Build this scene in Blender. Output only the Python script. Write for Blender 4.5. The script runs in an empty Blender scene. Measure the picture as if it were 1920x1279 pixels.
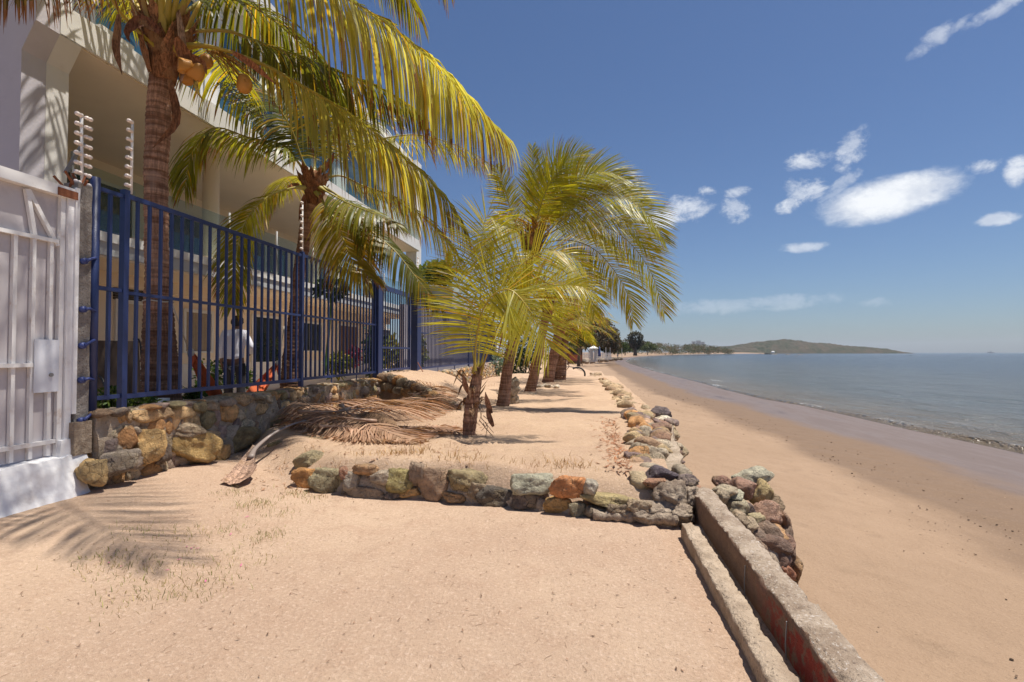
import bpy, bmesh, math, random
import numpy as np
from mathutils import Vector, Matrix, Euler, noise as mnoise

random.seed(7)
rnd = np.random.RandomState(11)
scene = bpy.context.scene
COL = scene.collection
R = math.radians
V = Vector

# ------------------------------------------------------------------ camera
CAMZ = 1.5
FPX = 960.0
YAW = math.atan(140 / 960)
PITCH = math.atan(21.5 / 960)
c_right = V((math.cos(YAW), math.sin(YAW), 0))
_f = V((-math.sin(YAW), math.cos(YAW), 0))
c_fwd = _f * math.cos(PITCH) + V((0, 0, math.sin(PITCH)))
c_up = -_f * math.sin(PITCH) + V((0, 0, math.cos(PITCH)))
CAM = V((0, 0, CAMZ))

def ray(px, py):
    return c_right * ((px - 960) / FPX) + c_up * (-(py - 639.5) / FPX) + c_fwd
def P(px, py, d):                       # world point measured at a distance d in front of the viewpoint
    return CAM + ray(px, py) * d
def atX(px, py, X):
    r = ray(px, py); return CAM + r * (X / r.x)
def atZ(px, py, z):
    r = ray(px, py); return CAM + r * ((z - CAMZ) / r.z)

cd = bpy.data.cameras.new("camera"); cam = bpy.data.objects.new("camera", cd); COL.objects.link(cam)
cd.sensor_width = 36; cd.lens = 18; cd.clip_start = .05; cd.clip_end = 20000
cam.location = CAM
cam.rotation_euler = (math.pi / 2 + PITCH, 0, YAW)
scene.camera = cam

# ------------------------------------------------------------------ object helpers
ORG = {}
def tag(o, label=None, cat=None, group=None, kind=None):
    if label: o["label"] = label
    if cat: o["category"] = cat
    if group: o["group"] = group
    if kind: o["kind"] = kind
    return o
def thing(name, loc, label, cat, group=None):
    o = bpy.data.objects.new(name, None); COL.objects.link(o)
    o.empty_display_size = .1
    o.location = loc; ORG[o] = V(loc)
    return tag(o, label, cat, group)
def link(name, me, mat, parent=None, org=None):
    o = bpy.data.objects.new(name, me); COL.objects.link(o)
    for m in (mat if isinstance(mat, (list, tuple)) else [mat]): me.materials.append(m)
    if parent is not None:
        o.parent = parent; ORG[o] = ORG[parent]
    else:
        o.location = org or V((0, 0, 0)); ORG[o] = V(org or (0, 0, 0))
    return o

class MB:
    """collects faces, then links them as ONE mesh object (coordinates are world coordinates)"""
    def __init__(s): s.v = []; s.f = []; s.c = []; s.mi = []; s.cur = (1, 1, 1); s.m = 0
    def add(s, vs, fs, col=None):
        b = len(s.v); s.v.extend([tuple(p) for p in vs])
        col = col or s.cur
        for q in fs:
            s.f.append(tuple(i + b for i in q)); s.c.append(col); s.mi.append(s.m)
    def box(s, x0, x1, y0, y1, z0, z1, col=None):
        vs = [(x, y, z) for z in (z0, z1) for y in (y0, y1) for x in (x0, x1)]
        s.add(vs, [(0, 2, 3, 1), (4, 5, 7, 6), (0, 1, 5, 4), (2, 6, 7, 3), (0, 4, 6, 2), (1, 3, 7, 5)], col)
    def obox(s, c, ax, ay, az, col=None):           # oriented box: centre and three half-axis vectors
        c, ax, ay, az = V(c), V(ax), V(ay), V(az)
        vs = [c + ax * i + ay * j + az * k for k in (-1, 1) for j in (-1, 1) for i in (-1, 1)]
        s.add(vs, [(0, 2, 3, 1), (4, 5, 7, 6), (0, 1, 5, 4), (2, 6, 7, 3), (0, 4, 6, 2), (1, 3, 7, 5)], col)
    def beam(s, a, b, w, h=None, col=None):         # square bar from a to b
        a, b = V(a), V(b); t = (b - a); L = t.length; t.normalize()
        up = V((0, 0, 1)) if abs(t.z) < .9 else V((1, 0, 0))
        sd = t.cross(up).normalized(); u = sd.cross(t)
        s.obox((a + b) / 2, t * (L / 2), sd * (w / 2), u * ((h or w) / 2), col)
    def tube(s, pts, radii, n=8, cap=True, col=None, flat=1.0, ref=None, cols=None):
        pts = [V(p) for p in pts]
        if not isinstance(radii, (list, tuple, np.ndarray)): radii = [radii] * len(pts)
        b = len(s.v); m = len(pts); pu = None
        for i, p in enumerate(pts):
            t = (pts[min(i + 1, m - 1)] - pts[max(i - 1, 0)])
            t = t.normalized() if t.length > 1e-9 else V((0, 0, 1))
            if pu is None:
                up = ref or (V((0, 0, 1)) if abs(t.z) < .9 else V((1, 0, 0)))
                pu = (up - t * up.dot(t)).normalized()
            else:
                pu = (pu - t * pu.dot(t)); pu = pu.normalized() if pu.length > 1e-6 else V((1, 0, 0))
            sd = t.cross(pu)
            for k in range(n):
                a = 2 * math.pi * k / n
                q = p + (sd * math.cos(a) + pu * math.sin(a) * flat) * radii[i]
                s.v.append((q.x, q.y, q.z))
        for i in range(m - 1):
            for k in range(n):
                k2 = (k + 1) % n
                s.f.append((b + i * n + k, b + i * n + k2, b + (i + 1) * n + k2, b + (i + 1) * n + k))
                s.c.append(cols[i] if cols else (col or s.cur)); s.mi.append(s.m)
        if cap:
            s.f.append(tuple(b + k for k in range(n))[::-1]); s.c.append(cols[0] if cols else (col or s.cur)); s.mi.append(s.m)
            s.f.append(tuple(b + (m - 1) * n + k for k in range(n))); s.c.append(cols[-1] if cols else (col or s.cur)); s.mi.append(s.m)
    def mesh(s, name, org=V((0, 0, 0)), smooth=False):
        me = bpy.data.meshes.new(name)
        va = np.array(s.v, dtype=np.float64).reshape(-1, 3) - np.array(org)
        me.from_pydata(va.tolist(), [], s.f)
        me.update()
        at = me.attributes.new("Tint", 'FLOAT_COLOR', 'FACE')
        ca = np.ones((len(s.f), 4), dtype=np.float32); ca[:, :3] = np.array(s.c, dtype=np.float32)
        at.data.foreach_set("color", ca.ravel())
        if smooth: me.polygons.foreach_set("use_smooth", [True] * len(s.f))
        if any(s.mi): me.polygons.foreach_set("material_index", s.mi)
        return me
    def build(s, name, mat, parent=None, smooth=False, org=None, label=None):
        o = link(name, s.mesh(name, ORG[parent] if parent is not None else V(org or (0, 0, 0)), smooth), mat, parent, org)
        if label: o["label"] = label
        return o

def spline(pts, n):
    """Catmull-Rom through pts, n samples evenly spread"""
    pts = [V(p) for p in pts]
    q = [pts[0] * 2 - pts[1]] + pts + [pts[-1] * 2 - pts[-2]]
    dense = []
    for i in range(1, len(q) - 2):
        for k in range(12):
            t = k / 12
            a, b, c, d = q[i - 1], q[i], q[i + 1], q[i + 2]
            dense.append(.5 * ((2 * b) + (c - a) * t + (2 * a - 5 * b + 4 * c - d) * t * t + (3 * b - a - 3 * c + d) * t ** 3))
    dense.append(pts[-1])
    L = [0]
    for i in range(1, len(dense)): L.append(L[-1] + (dense[i] - dense[i - 1]).length)
    out = []; j = 0
    for k in range(n):
        t = L[-1] * k / (n - 1)
        while j < len(L) - 2 and L[j + 1] < t: j += 1
        w = (t - L[j]) / max(1e-9, L[j + 1] - L[j])
        out.append(dense[j].lerp(dense[j + 1], min(1, w)))
    return out

def sstep(a, b, x):
    t = np.clip((np.asarray(x, dtype=float) - a) / (b - a), 0, 1); return t * t * (3 - 2 * t)

# vectorised value noise, used for ground relief and rock surfaces
_perm = rnd.permutation(512)
_val = rnd.rand(512)
def vnoise(x, y, z=0.0):
    x = np.asarray(x, float); y = np.asarray(y, float); z = np.asarray(z, float) + 0 * x
    xi, yi, zi = np.floor(x).astype(int), np.floor(y).astype(int), np.floor(z).astype(int)
    xf, yf, zf = x - xi, y - yi, z - zi
    u, v, w = [t * t * (3 - 2 * t) for t in (xf, yf, zf)]
    def h(a, b, c): return _val[(_perm[(_perm[(_perm[a & 511] + b) & 511] + c) & 511])]
    r = 0
    for i in (0, 1):
        for j in (0, 1):
            for k in (0, 1):
                r = r + h(xi + i, yi + j, zi + k) * (u if i else 1 - u) * (v if j else 1 - v) * (w if k else 1 - w)
    return r * 2 - 1
def fbm(x, y, z=0.0, o=4, g=.5):
    r = 0; a = 1
    for k in range(o):
        r = r + a * vnoise(np.asarray(x) * 2 ** k + 17.3 * k, np.asarray(y) * 2 ** k + 5.1 * k, np.asarray(z) * 2 ** k + 3.7 * k); a *= g
    return r

def grid_mesh(name, xs, ys, zs, mat, attrs=None, smooth=True, X=None, org=None, parent=None):
    ny, nx = zs.shape
    XX = X if X is not None else np.broadcast_to(xs[None, :], zs.shape)
    YY = np.broadcast_to(ys[:, None], zs.shape)
    vs = np.stack([XX, YY, zs], -1).reshape(-1, 3)
    idx = np.arange(ny * nx).reshape(ny, nx)
    fs = np.stack([idx[:-1, :-1], idx[:-1, 1:], idx[1:, 1:], idx[1:, :-1]], -1).reshape(-1, 4)
    me = bpy.data.meshes.new(name)
    me.vertices.add(len(vs)); me.vertices.foreach_set("co", vs.astype(np.float32).ravel())
    me.loops.add(fs.size); me.loops.foreach_set("vertex_index", fs.ravel().astype(np.int32))
    me.polygons.add(len(fs)); me.polygons.foreach_set("loop_start", (np.arange(len(fs)) * 4).astype(np.int32))
    me.polygons.foreach_set("loop_total", np.full(len(fs), 4, dtype=np.int32))
    me.update(calc_edges=True)
    me.polygons.foreach_set("use_smooth", [smooth] * len(fs))
    for k, a in (attrs or {}).items():
        at = me.attributes.new(k, 'FLOAT', 'POINT'); at.data.foreach_set("value", np.asarray(a, dtype=np.float32).ravel())
    return link(name, me, mat, parent, org)

# ------------------------------------------------------------------ icosphere + rocks
def _ico(sub):
    bm = bmesh.new(); bmesh.ops.create_icosphere(bm, subdivisions=sub, radius=1)
    vs = np.array([v.co[:] for v in bm.verts]); fs = [tuple(v.index for v in f.verts) for f in bm.faces]
    bm.free(); return vs / np.linalg.norm(vs, axis=1)[:, None], fs
ICO = {k: _ico(k) for k in (1, 2, 3, 4)}
def rock(mb, c, rx, ry, rz, seed, sub=3, rough=.06, col=(.3, .25, .2), rot=None, planes=13, tilt=.2, cut=()):
    """angular boulder: a rounded convex polyhedron with surface noise"""
    rs = np.random.RandomState(seed)
    d, fs = ICO[sub]
    n = rs.normal(size=(planes, 3)); n /= np.linalg.norm(n, axis=1)[:, None]
    h = rs.uniform(.62, 1.0, planes)
    for (cn, chh) in cut: n = np.vstack([n, np.array(cn) / np.linalg.norm(cn)]); h = np.append(h, chh)
    dot = d @ n.T
    r = np.where(dot > .05, h / np.maximum(dot, .05), 9)
    k = 32.0
    rr = -np.log(np.exp(-k * np.minimum(r, 3)).sum(1) + np.exp(-k * 1.12)) / k
    p = d * rr[:, None]
    o = rs.uniform(0, 90, 3)
    q = p * 2.2 + o
    rr2 = 1 + rough * fbm(q[:, 0], q[:, 1], q[:, 2], 4, .6) + rough * .5 * fbm(q[:, 0] * 5, q[:, 1] * 5, q[:, 2] * 5, 3, .6)
    p = p * rr2[:, None] * np.array([rx, ry, rz])
    a = rs.uniform(-tilt, tilt, 3) if rot is None else rot
    m = np.array(Euler(tuple(a)).to_matrix())
    p = p @ m.T + np.array(c)
    mb.add(p.tolist(), fs, col)
# ------------------------------------------------------------------ materials
def mat_new(name):
    m = bpy.data.materials.new(name); m.use_nodes = True
    nt = m.node_tree; nt.nodes.clear()
    out = nt.nodes.new("ShaderNodeOutputMaterial")
    b = nt.nodes.new("ShaderNodeBsdfPrincipled"); nt.links.new(b.outputs[0], out.inputs[0])
    return m, nt, b, out
class G:
    """small wrapper to write node graphs shortly"""
    def __init__(s, nt): s.nt = nt
    def n(s, typ, **kw):
        o = s.nt.nodes.new(typ)
        for k, v in kw.items(): setattr(o, k, v)
        return o
    def l(s, a, b): s.nt.links.new(a, b)
    def put(s, sock, v):
        if isinstance(v, bpy.types.NodeSocket): s.l(v, sock)
        elif isinstance(v, (tuple, list)) and len(v) == 3 and sock.type == 'RGBA': sock.default_value = (*v, 1)
        else: sock.default_value = v
    def coord(s, scale=(1, 1, 1), obj=False):
        if obj: c = s.n("ShaderNodeTexCoord").outputs["Object"]
        else: c = s.n("ShaderNodeNewGeometry").outputs["Position"]
        mp = s.n("ShaderNodeMapping"); s.l(c, mp.inputs[0]); mp.inputs["Scale"].default_value = scale
        return mp.outputs[0]
    def noise(s, vec, scale, detail=4, rough=.55, dist=0.0):
        t = s.n("ShaderNodeTexNoise"); s.l(vec, t.inputs["Vector"])
        t.inputs["Scale"].default_value = scale; t.inputs["Detail"].default_value = detail
        t.inputs["Roughness"].default_value = rough; t.inputs["Distortion"].default_value = dist
        return t.outputs["Fac"]
    def voro(s, vec, scale, feature='F1', out="Distance"):
        t = s.n("ShaderNodeTexVoronoi", feature=feature); s.l(vec, t.inputs["Vector"]); t.inputs["Scale"].default_value = scale
        return t.outputs[out]
    def ramp(s, fac, a, b, lo=0.0, hi=1.0):
        t = s.n("ShaderNodeMapRange", interpolation_type='SMOOTHSTEP'); s.put(t.inputs[0], fac)
        t.inputs[1].default_value = a; t.inputs[2].default_value = b; t.inputs[3].default_value = lo; t.inputs[4].default_value = hi
        return t.outputs[0]
    def mix(s, fac, a, b, typ='MIX'):
        t = s.n("ShaderNodeMix", data_type='RGBA', blend_type=typ)
        s.put(t.inputs[0], fac); s.put(t.inputs[6], a); s.put(t.inputs[7], b); return t.outputs[2]
    def math(s, op, a, b=0.0, c=None, clamp=False):
        t = s.n("ShaderNodeMath", operation=op, use_clamp=clamp); s.put(t.inputs[0], a); s.put(t.inputs[1], b)
        if c is not None: s.put(t.inputs[2], c)
        return t.outputs[0]
    def attr(s, name, out="Color"): return s.n("ShaderNodeAttribute", attribute_name=name).outputs[out]
    def bump(s, h, strength=.3, dist=.02, normal=None):
        t = s.n("ShaderNodeBump"); s.put(t.inputs["Height"], h); t.inputs["Strength"].default_value = strength
        t.inputs["Distance"].default_value = dist
        if normal is not None: s.l(normal, t.inputs["Normal"])
        return t.outputs[0]

def plain(name, col, rough=.6, var=.12, scale=6, metal=0.0, bump=0.0, bscale=60, spec=.5, stain=None, stain_amt=.0, stain_scale=3, tint=False):
    m, nt, b, out = mat_new(name); g = G(nt); c = g.coord()
    f = g.noise(c, scale, 5)
    dark = tuple(x * (1 - var) for x in col); lite = tuple(min(1, x * (1 + var)) for x in col)
    k = g.mix(f, dark, lite)
    if stain:
        sf = g.ramp(g.noise(c, stain_scale, 6, .65), .52, .72, 0, stain_amt); k = g.mix(sf, k, stain)
    if tint: k = g.mix(1.0, k, g.attr("Tint"), 'MULTIPLY')
    g.put(b.inputs["Base Color"], k)
    b.inputs["Roughness"].default_value = rough; b.inputs["Metallic"].default_value = metal
    b.inputs["Specular IOR Level"].default_value = spec
    if bump: g.l(g.bump(g.noise(c, bscale, 4), bump, .01), b.inputs["Normal"])
    return m

def sand_mat():
    m, nt, b, out = mat_new("dry_sand"); g = G(nt); c = g.coord()
    big = g.noise(c, .55, 4); mid = g.noise(c, 3.5, 5, .6); fine = g.noise(c, 45, 4, .7); grain = g.noise(c, 260, 3, .7)
    up = g.attr("terrace", "Fac")
    base = g.mix(up, (.57, .408, .285), (.535, .375, .245))
    base = g.mix(g.ramp(big, .35, .68), g.mix(1.0, base, (.86, .83, .83), 'MULTIPLY'), base)
    base = g.mix(g.ramp(mid, .46, .68, 0, .6), base, (.47, .315, .215))
    base = g.mix(g.ramp(fine, .52, .68, 0, .55), base, (.72, .54, .41))
    base = g.mix(g.ramp(fine, .30, .46, .6, 0), base, (.36, .24, .165))
    base = g.mix(g.ramp(grain, .30, .42, .5, 0), base, (.25, .17, .13))
    base = g.mix(g.ramp(grain, .60, .70, 0, .6), base, (.80, .66, .56))
    # litter bits: small dark specks and pale shell chips
    v = g.voro(c, 16); sel = g.noise(c, 2.2, 3)
    sp = g.math('MULTIPLY', g.ramp(v, .05, .09, 1, 0), g.ramp(sel, .53, .6))
    base = g.mix(sp, base, (.16, .09, .05))
    v2 = g.voro(g.coord((1.3, 1, 1)), 23)
    sp2 = g.math('MULTIPLY', g.ramp(v2, .035, .06, 1, 0), g.ramp(g.noise(c, 1.7, 2), .5, .62))
    base = g.mix(sp2, base, (.80, .72, .64))
    g.put(b.inputs["Base Color"], base); b.inputs["Roughness"].default_value = .95
    b.inputs["Specular IOR Level"].default_value = .15
    h = g.math('ADD', g.math('MULTIPLY', mid, .9), g.math('MULTIPLY', fine, .35))
    n1 = g.bump(h, .75, .06)
    n2 = g.bump(grain, .8, .008, n1)
    g.l(n2, b.inputs["Normal"]); return m

def beach_mat():
    m, nt, b, out = mat_new("beach_sand"); g = G(nt); c = g.coord()
    u = g.attr("shore", "Fac")                       # metres seaward of the water line
    wob = g.math('MULTIPLY', g.math('SUBTRACT', g.noise(g.coord((1, .35, 1)), .8, 4), .5), 1.9)
    uu = g.math('ADD', u, wob)
    damp = g.ramp(uu, -6.1, -5.1)
    wob2 = g.math('MULTIPLY', g.math('SUBTRACT', g.noise(g.coord((1, .3, 1)), .55, 5, .6), .5), 2.2)
    film = g.ramp(g.math('ADD', u, wob2), -3.4, -2.5)
    mid = g.noise(c, 3.0, 5, .6); fine = g.noise(c, 40, 4, .7); big = g.noise(c, .3, 3); grain = g.noise(c, 200, 3, .7)
    dry = g.mix(mid, (.32, .215, .14), (.385, .265, .175))
    dry = g.mix(g.ramp(big, .38, .65, .35, 0), dry, (.29, .195, .125))
    dry = g.mix(g.ramp(grain, .32, .44, .3, 0), dry, (.28, .19, .12))
    wetc = g.mix(mid, (.175, .112, .066), (.215, .138, .082))
    k = g.mix(damp, dry, wetc)
    k = g.mix(film, k, g.mix(mid, (.165, .125, .105), (.205, .155, .13)))
    # pebbles and wrack dots, mostly in the damp band
    v = g.voro(g.coord((1, .7, 1)), 6.5); sel = g.noise(c, 1.1, 3)
    band = g.ramp(g.math('ABSOLUTE', g.math('ADD', uu, 5.2)), .2, 1.7, 1, 0)
    sp = g.math('MULTIPLY', g.ramp(v, .07, .12, 1, 0), g.math('MULTIPLY', g.ramp(sel, .44, .56), g.math('MAXIMUM', band, .12)))
    k = g.mix(sp, k, (.10, .065, .04))
    v3 = g.voro(g.coord((1.1, .6, 1)), 14)
    sp3 = g.math('MULTIPLY', g.ramp(v3, .06, .1, 1, 0), g.math('MULTIPLY', g.ramp(g.noise(c, 2.3, 3), .5, .6), band))
    k = g.mix(sp3, k, (.15, .10, .065))
    foot = g.voro(c, 2.4, 'SMOOTH_F1'); fm = g.math('MULTIPLY', g.ramp(foot, .16, .30, 1, 0), g.math('MULTIPLY', g.ramp(g.noise(c, .6, 3), .45, .58), g.math('SUBTRACT', 1.0, damp)))
    k = g.mix(g.math('MULTIPLY', fm, .35), k, (.25, .17, .11))
    k = g.mix(g.math('MULTIPLY', g.ramp(fine, .54, .68, 0, .4), g.math('SUBTRACT', 1.0, film)), k, (.42, .30, .20))
    k = g.mix(g.math('MULTIPLY', g.ramp(fine, .32, .46, .4, 0), g.math('SUBTRACT', 1.0, film)), k, (.22, .15, .10))
    st = g.noise(g.coord((.9, .22, 1)), 1.3, 5, .65); k = g.mix(g.math('MULTIPLY', film, g.ramp(st, .42, .66, 0, .55)), k, (.15, .112, .095)); k = g.mix(g.math('MULTIPLY', film, g.ramp(st, .28, .42, .5, 0)), k, (.06, .045, .04))
    g.put(b.inputs["Base Color"], k)
    r = g.mix(damp, (.95, .95, .95), (.6, .6, .6)); r = g.mix(film, r, g.mix(g.ramp(st, .4, .6), (.42, .42, .42), (.50, .50, .50)))
    g.put(b.inputs["Roughness"], r)
    sp_ = g.math('ADD', g.math('MULTIPLY', film, -.06), .2); g.put(b.inputs["Specular IOR Level"], sp_)
    inv = g.math('SUBTRACT', 1.0, film)
    h = g.math('MULTIPLY', g.math('ADD', g.math('ADD', g.math('MULTIPLY', mid, .8), g.math('MULTIPLY', fine, .2)), g.math('MULTIPLY', foot, .35)), g.math('ADD', g.math('MULTIPLY', inv, g.math('SUBTRACT', 1.15, damp)), .02))
    g.l(g.bump(h, .8, .08), b.inputs["Normal"]); return m

def water_mat():
    m, nt, b, out = mat_new("sea_water"); g = G(nt)
    u = g.attr("shore", "Fac")
    sh = g.ramp(u, 0, 9, 1, 0)
    c1 = g.coord((1, .45, 1))
    streak = g.noise(g.coord((.012, .05, 1)), 1.0, 3)
    deep = g.mix(g.ramp(streak, .35, .65), (.036, .052, .080), (.050, .066, .090))
    mid = g.mix(g.ramp(u, 6, 60, 1, 0), deep, (.085, .088, .082))
    k = g.mix(sh, mid, (.15, .115, .075))
    fo = g.attr("foam", "Fac")
    f1 = g.math('MULTIPLY', g.ramp(g.noise(g.coord((1, .5, 1)), 9, 5, .7), .50, .60), fo)
    k = g.mix(f1, k, (.75, .75, .75))
    g.put(b.inputs["Base Color"], k); b.inputs["IOR"].default_value = 1.33
    g.put(b.inputs["Roughness"], g.math('ADD', g.math('MULTIPLY', f1, .5), .12))
    w1 = g.noise(g.coord((.9, .5, 1)), 1.6, 4, .6, .4); w2 = g.noise(g.coord((1, .6, 1)), 6, 3, .6); w3 = g.noise(g.coord((.25, .12, 1)), 1.0, 3, .5)
    h = g.math('ADD', g.math('ADD', g.math('MULTIPLY', w1, .6), g.math('MULTIPLY', w2, .22)), g.math('MULTIPLY', w3, .9))
    g.l(g.bump(h, 1.0, .9), b.inputs["Normal"]); return m

def rock_mat():
    m, nt, b, out = mat_new("field_stone"); g = G(nt); c = g.coord()
    t = g.attr("Tint")
    n1 = g.noise(c, 9, 6, .65); n2 = g.noise(c, 34, 5, .7); n3 = g.noise(c, 4, 4); n4 = g.noise(c, 110, 3, .7)
    k = g.mix(g.ramp(n1, .3, .7), g.mix(1.0, t, (.95, .86, .78), 'MULTIPLY'), g.mix(1.0, t, (1.9, 1.72, 1.5), 'MULTIPLY'))
    k = g.mix(g.ramp(n3, .54, .68, 0, .45), k, (.36, .27, .15))            # lichen, ochre
    k = g.mix(g.ramp(n2, .56, .70, 0, .45), k, (.45, .42, .36))           # pale mineral flecks
    k = g.mix(g.ramp(n2, .30, .42, .55, 0), k, (.08, .06, .045))        # dark pits
    g.put(b.inputs["Base Color"], k); b.inputs["Roughness"].default_value = .85; b.inputs["Specular IOR Level"].default_value = .3
    cr = g.voro(c, 13, 'DISTANCE_TO_EDGE'); crk = g.math('MULTIPLY', g.ramp(cr, .0, .03, 1, 0), g.ramp(n3, .46, .60))
    k2 = g.mix(g.math('MULTIPLY', crk, .7), k, (.05, .04, .03)); g.put(b.inputs["Base Color"], k2)
    h = g.math('SUBTRACT', g.math('ADD', g.math('ADD', n1, g.math('MULTIPLY', n2, .9)), g.math('MULTIPLY', n4, .3)), g.math('MULTIPLY', crk, .5))
    g.l(g.bump(h, 1.0, .05), b.inputs["Normal"]); return m

def rough_concrete(name, col, col2, stain, scale=7, pit=True):
    m, nt, b, out = mat_new(name); g = G(nt); c = g.coord()
    n1 = g.noise(c, scale, 6, .65); n2 = g.noise(c, 55, 5, .7); n3 = g.noise(c, 2.2, 4); n4 = g.noise(c, 18, 4, .7)
    k = g.mix(g.ramp(n1, .35, .65), col, col2)
    k = g.mix(g.ramp(n3, .5, .68, 0, .7), k, stain)
    k = g.mix(g.ramp(n2, .34, .44, .7, 0), k, (.07, .055, .045))
    k = g.mix(g.ramp(n2, .6, .7, 0, .4), k, (.62, .56, .48))
    g.put(b.inputs["Base Color"], k); b.inputs["Roughness"].default_value = .92; b.inputs["Specular IOR Level"].default_value = .2
    h = g.math('ADD', g.math('ADD', n4, g.math('MULTIPLY', n2, .6)), n1)
    g.l(g.bump(h, .9, .03), b.inputs["Normal"]); return m

def leaf_mat(name, transl=.42, rough=.38, gain=1.0):
    m, nt, b, out = mat_new(name); g = G(nt); c = g.coord()
    t = g.attr("Tint"); f = g.noise(c, 5, 3)
    k = g.mix(1.0, t, g.mix(f, (.75, .78, .7), (1.2, 1.15, 1.2)), 'MULTIPLY')
    g.put(b.inputs["Base Color"], k); b.inputs["Roughness"].default_value = rough; b.inputs["Specular IOR Level"].default_value = .36
    tr = g.n("ShaderNodeBsdfTranslucent"); g.put(tr.inputs[0], g.mix(1.0, k, (1.62 * gain, 1.42 * gain, .65), 'MULTIPLY'))
    mx = g.n("ShaderNodeMixShader"); mx.inputs[0].default_value = transl
    g.l(b.outputs[0], mx.inputs[1]); g.l(tr.outputs[0], mx.inputs[2]); g.l(mx.outputs[0], out.inputs[0]); return m

def trunk_mat():
    m, nt, b, out = mat_new("palm_bark"); g = G(nt)
    c = g.coord((1, 1, 1)); cr = g.coord((.35, .35, 6)); cv = g.coord((6, 6, .6))
    rings = g.noise(cr, 3.2, 4, .6); fib = g.noise(cv, 7, 5, .65); mot = g.noise(c, 3, 4)
    t = g.attr("Tint")
    k = g.mix(g.ramp(rings, .36, .62), (.25, .12, .072), (.52, .305, .205))
    k = g.mix(g.ramp(fib, .42, .62, .5, 0), k, (.075, .045, .03))
    k = g.mix(g.ramp(mot, .55, .7, 0, .5), k, (.46, .31, .23))
    k = g.mix(1.0, k, t, 'MULTIPLY')
    g.put(b.inputs["Base Color"], k); b.inputs["Roughness"].default_value = .9; b.inputs["Specular IOR Level"].default_value = .2
    g.l(g.bump(g.math('ADD', rings, g.math('MULTIPLY', fib, .7)), .8, .03), b.inputs["Normal"]); return m

def glass_mat(name, col, alpha_mix=.0, rough=.03):
    m, nt, b, out = mat_new(name); g = G(nt)
    b.inputs["Base Color"].default_value = (*col, 1); b.inputs["Roughness"].default_value = rough
    b.inputs["Specular IOR Level"].default_value = .8
    if alpha_mix:
        tr = g.n("ShaderNodeBsdfTransparent"); tr.inputs[0].default_value = (.90, .95, .93, 1)
        mx = g.n("ShaderNodeMixShader"); mx.inputs[0].default_value = alpha_mix
        g.l(b.outputs[0], mx.inputs[1]); g.l(tr.outputs[0], mx.inputs[2]); g.l(mx.outputs[0], out.inputs[0])
    return m

def husk_mat():
    m, nt, b, out = mat_new("fibre_husk"); g = G(nt); c = g.coord((5, 5, 1.2)); c2 = g.coord()
    f = g.noise(c, 9, 6, .7); f2 = g.noise(c2, 5, 4)
    k = g.mix(1.0, g.attr("Tint"), g.mix(g.ramp(f, .36, .64), (.45, .42, .40), (1.45, 1.4, 1.35)), 'MULTIPLY')
    k = g.mix(g.ramp(f2, .52, .66, 0, .6), k, (.36, .22, .12)); k = g.mix(g.ramp(f2, .32, .44, .6, 0), k, (.07, .035, .02))
    g.put(b.inputs["Base Color"], k); b.inputs["Roughness"].default_value = .85; b.inputs["Specular IOR Level"].default_value = .2
    g.l(g.bump(f, .9, .03), b.inputs["Normal"]); return m
def stain_wall():
    """old cement wall with worn red paint low on its landward face"""
    m, nt, b, out = mat_new("stained_cement"); g = G(nt); c = g.coord()
    n1 = g.noise(c, 6, 6, .65); n2 = g.noise(c, 50, 5, .7); n3 = g.noise(g.coord((1, 1.4, 1)), 1.6, 4, .6); n4 = g.noise(c, 16, 4, .7)
    k = g.mix(g.ramp(n1, .35, .65), (.29, .215, .155), (.44, .35, .265))
    k = g.mix(g.ramp(n2, .34, .44, .7, 0), k, (.10, .075, .06))
    k = g.mix(g.ramp(n2, .56, .66, 0, .6), k, (.68, .62, .56))
    # the landward face is coloured darker and browner, with flaking red paint
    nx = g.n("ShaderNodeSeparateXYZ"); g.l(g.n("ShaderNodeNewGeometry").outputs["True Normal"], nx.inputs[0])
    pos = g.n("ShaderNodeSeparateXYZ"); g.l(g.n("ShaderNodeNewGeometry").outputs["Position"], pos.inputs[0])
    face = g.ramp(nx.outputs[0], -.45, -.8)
    low = g.ramp(pos.outputs[2], .23, .20)
    near = g.ramp(g.math('ADD', pos.outputs[1], g.math('MULTIPLY', n3, 1.2)), 3.85, 3.2)
    red = g.math('MULTIPLY', g.math('MULTIPLY', face, low), g.math('MULTIPLY', near, g.ramp(g.math('ADD', n4, g.math('MULTIPLY', n3, .7)), .70, .86)))
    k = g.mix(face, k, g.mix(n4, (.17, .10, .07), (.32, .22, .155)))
    k = g.mix(red, k, (.30, .055, .04))
    g.put(b.inputs["Base Color"], k); b.inputs["Roughness"].default_value = .92; b.inputs["Specular IOR Level"].default_value = .2
    g.l(g.bump(g.math('ADD', g.math('ADD', n4, g.math('MULTIPLY', n2, .6)), n1), .9, .03), b.inputs["Normal"]); return m

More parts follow.
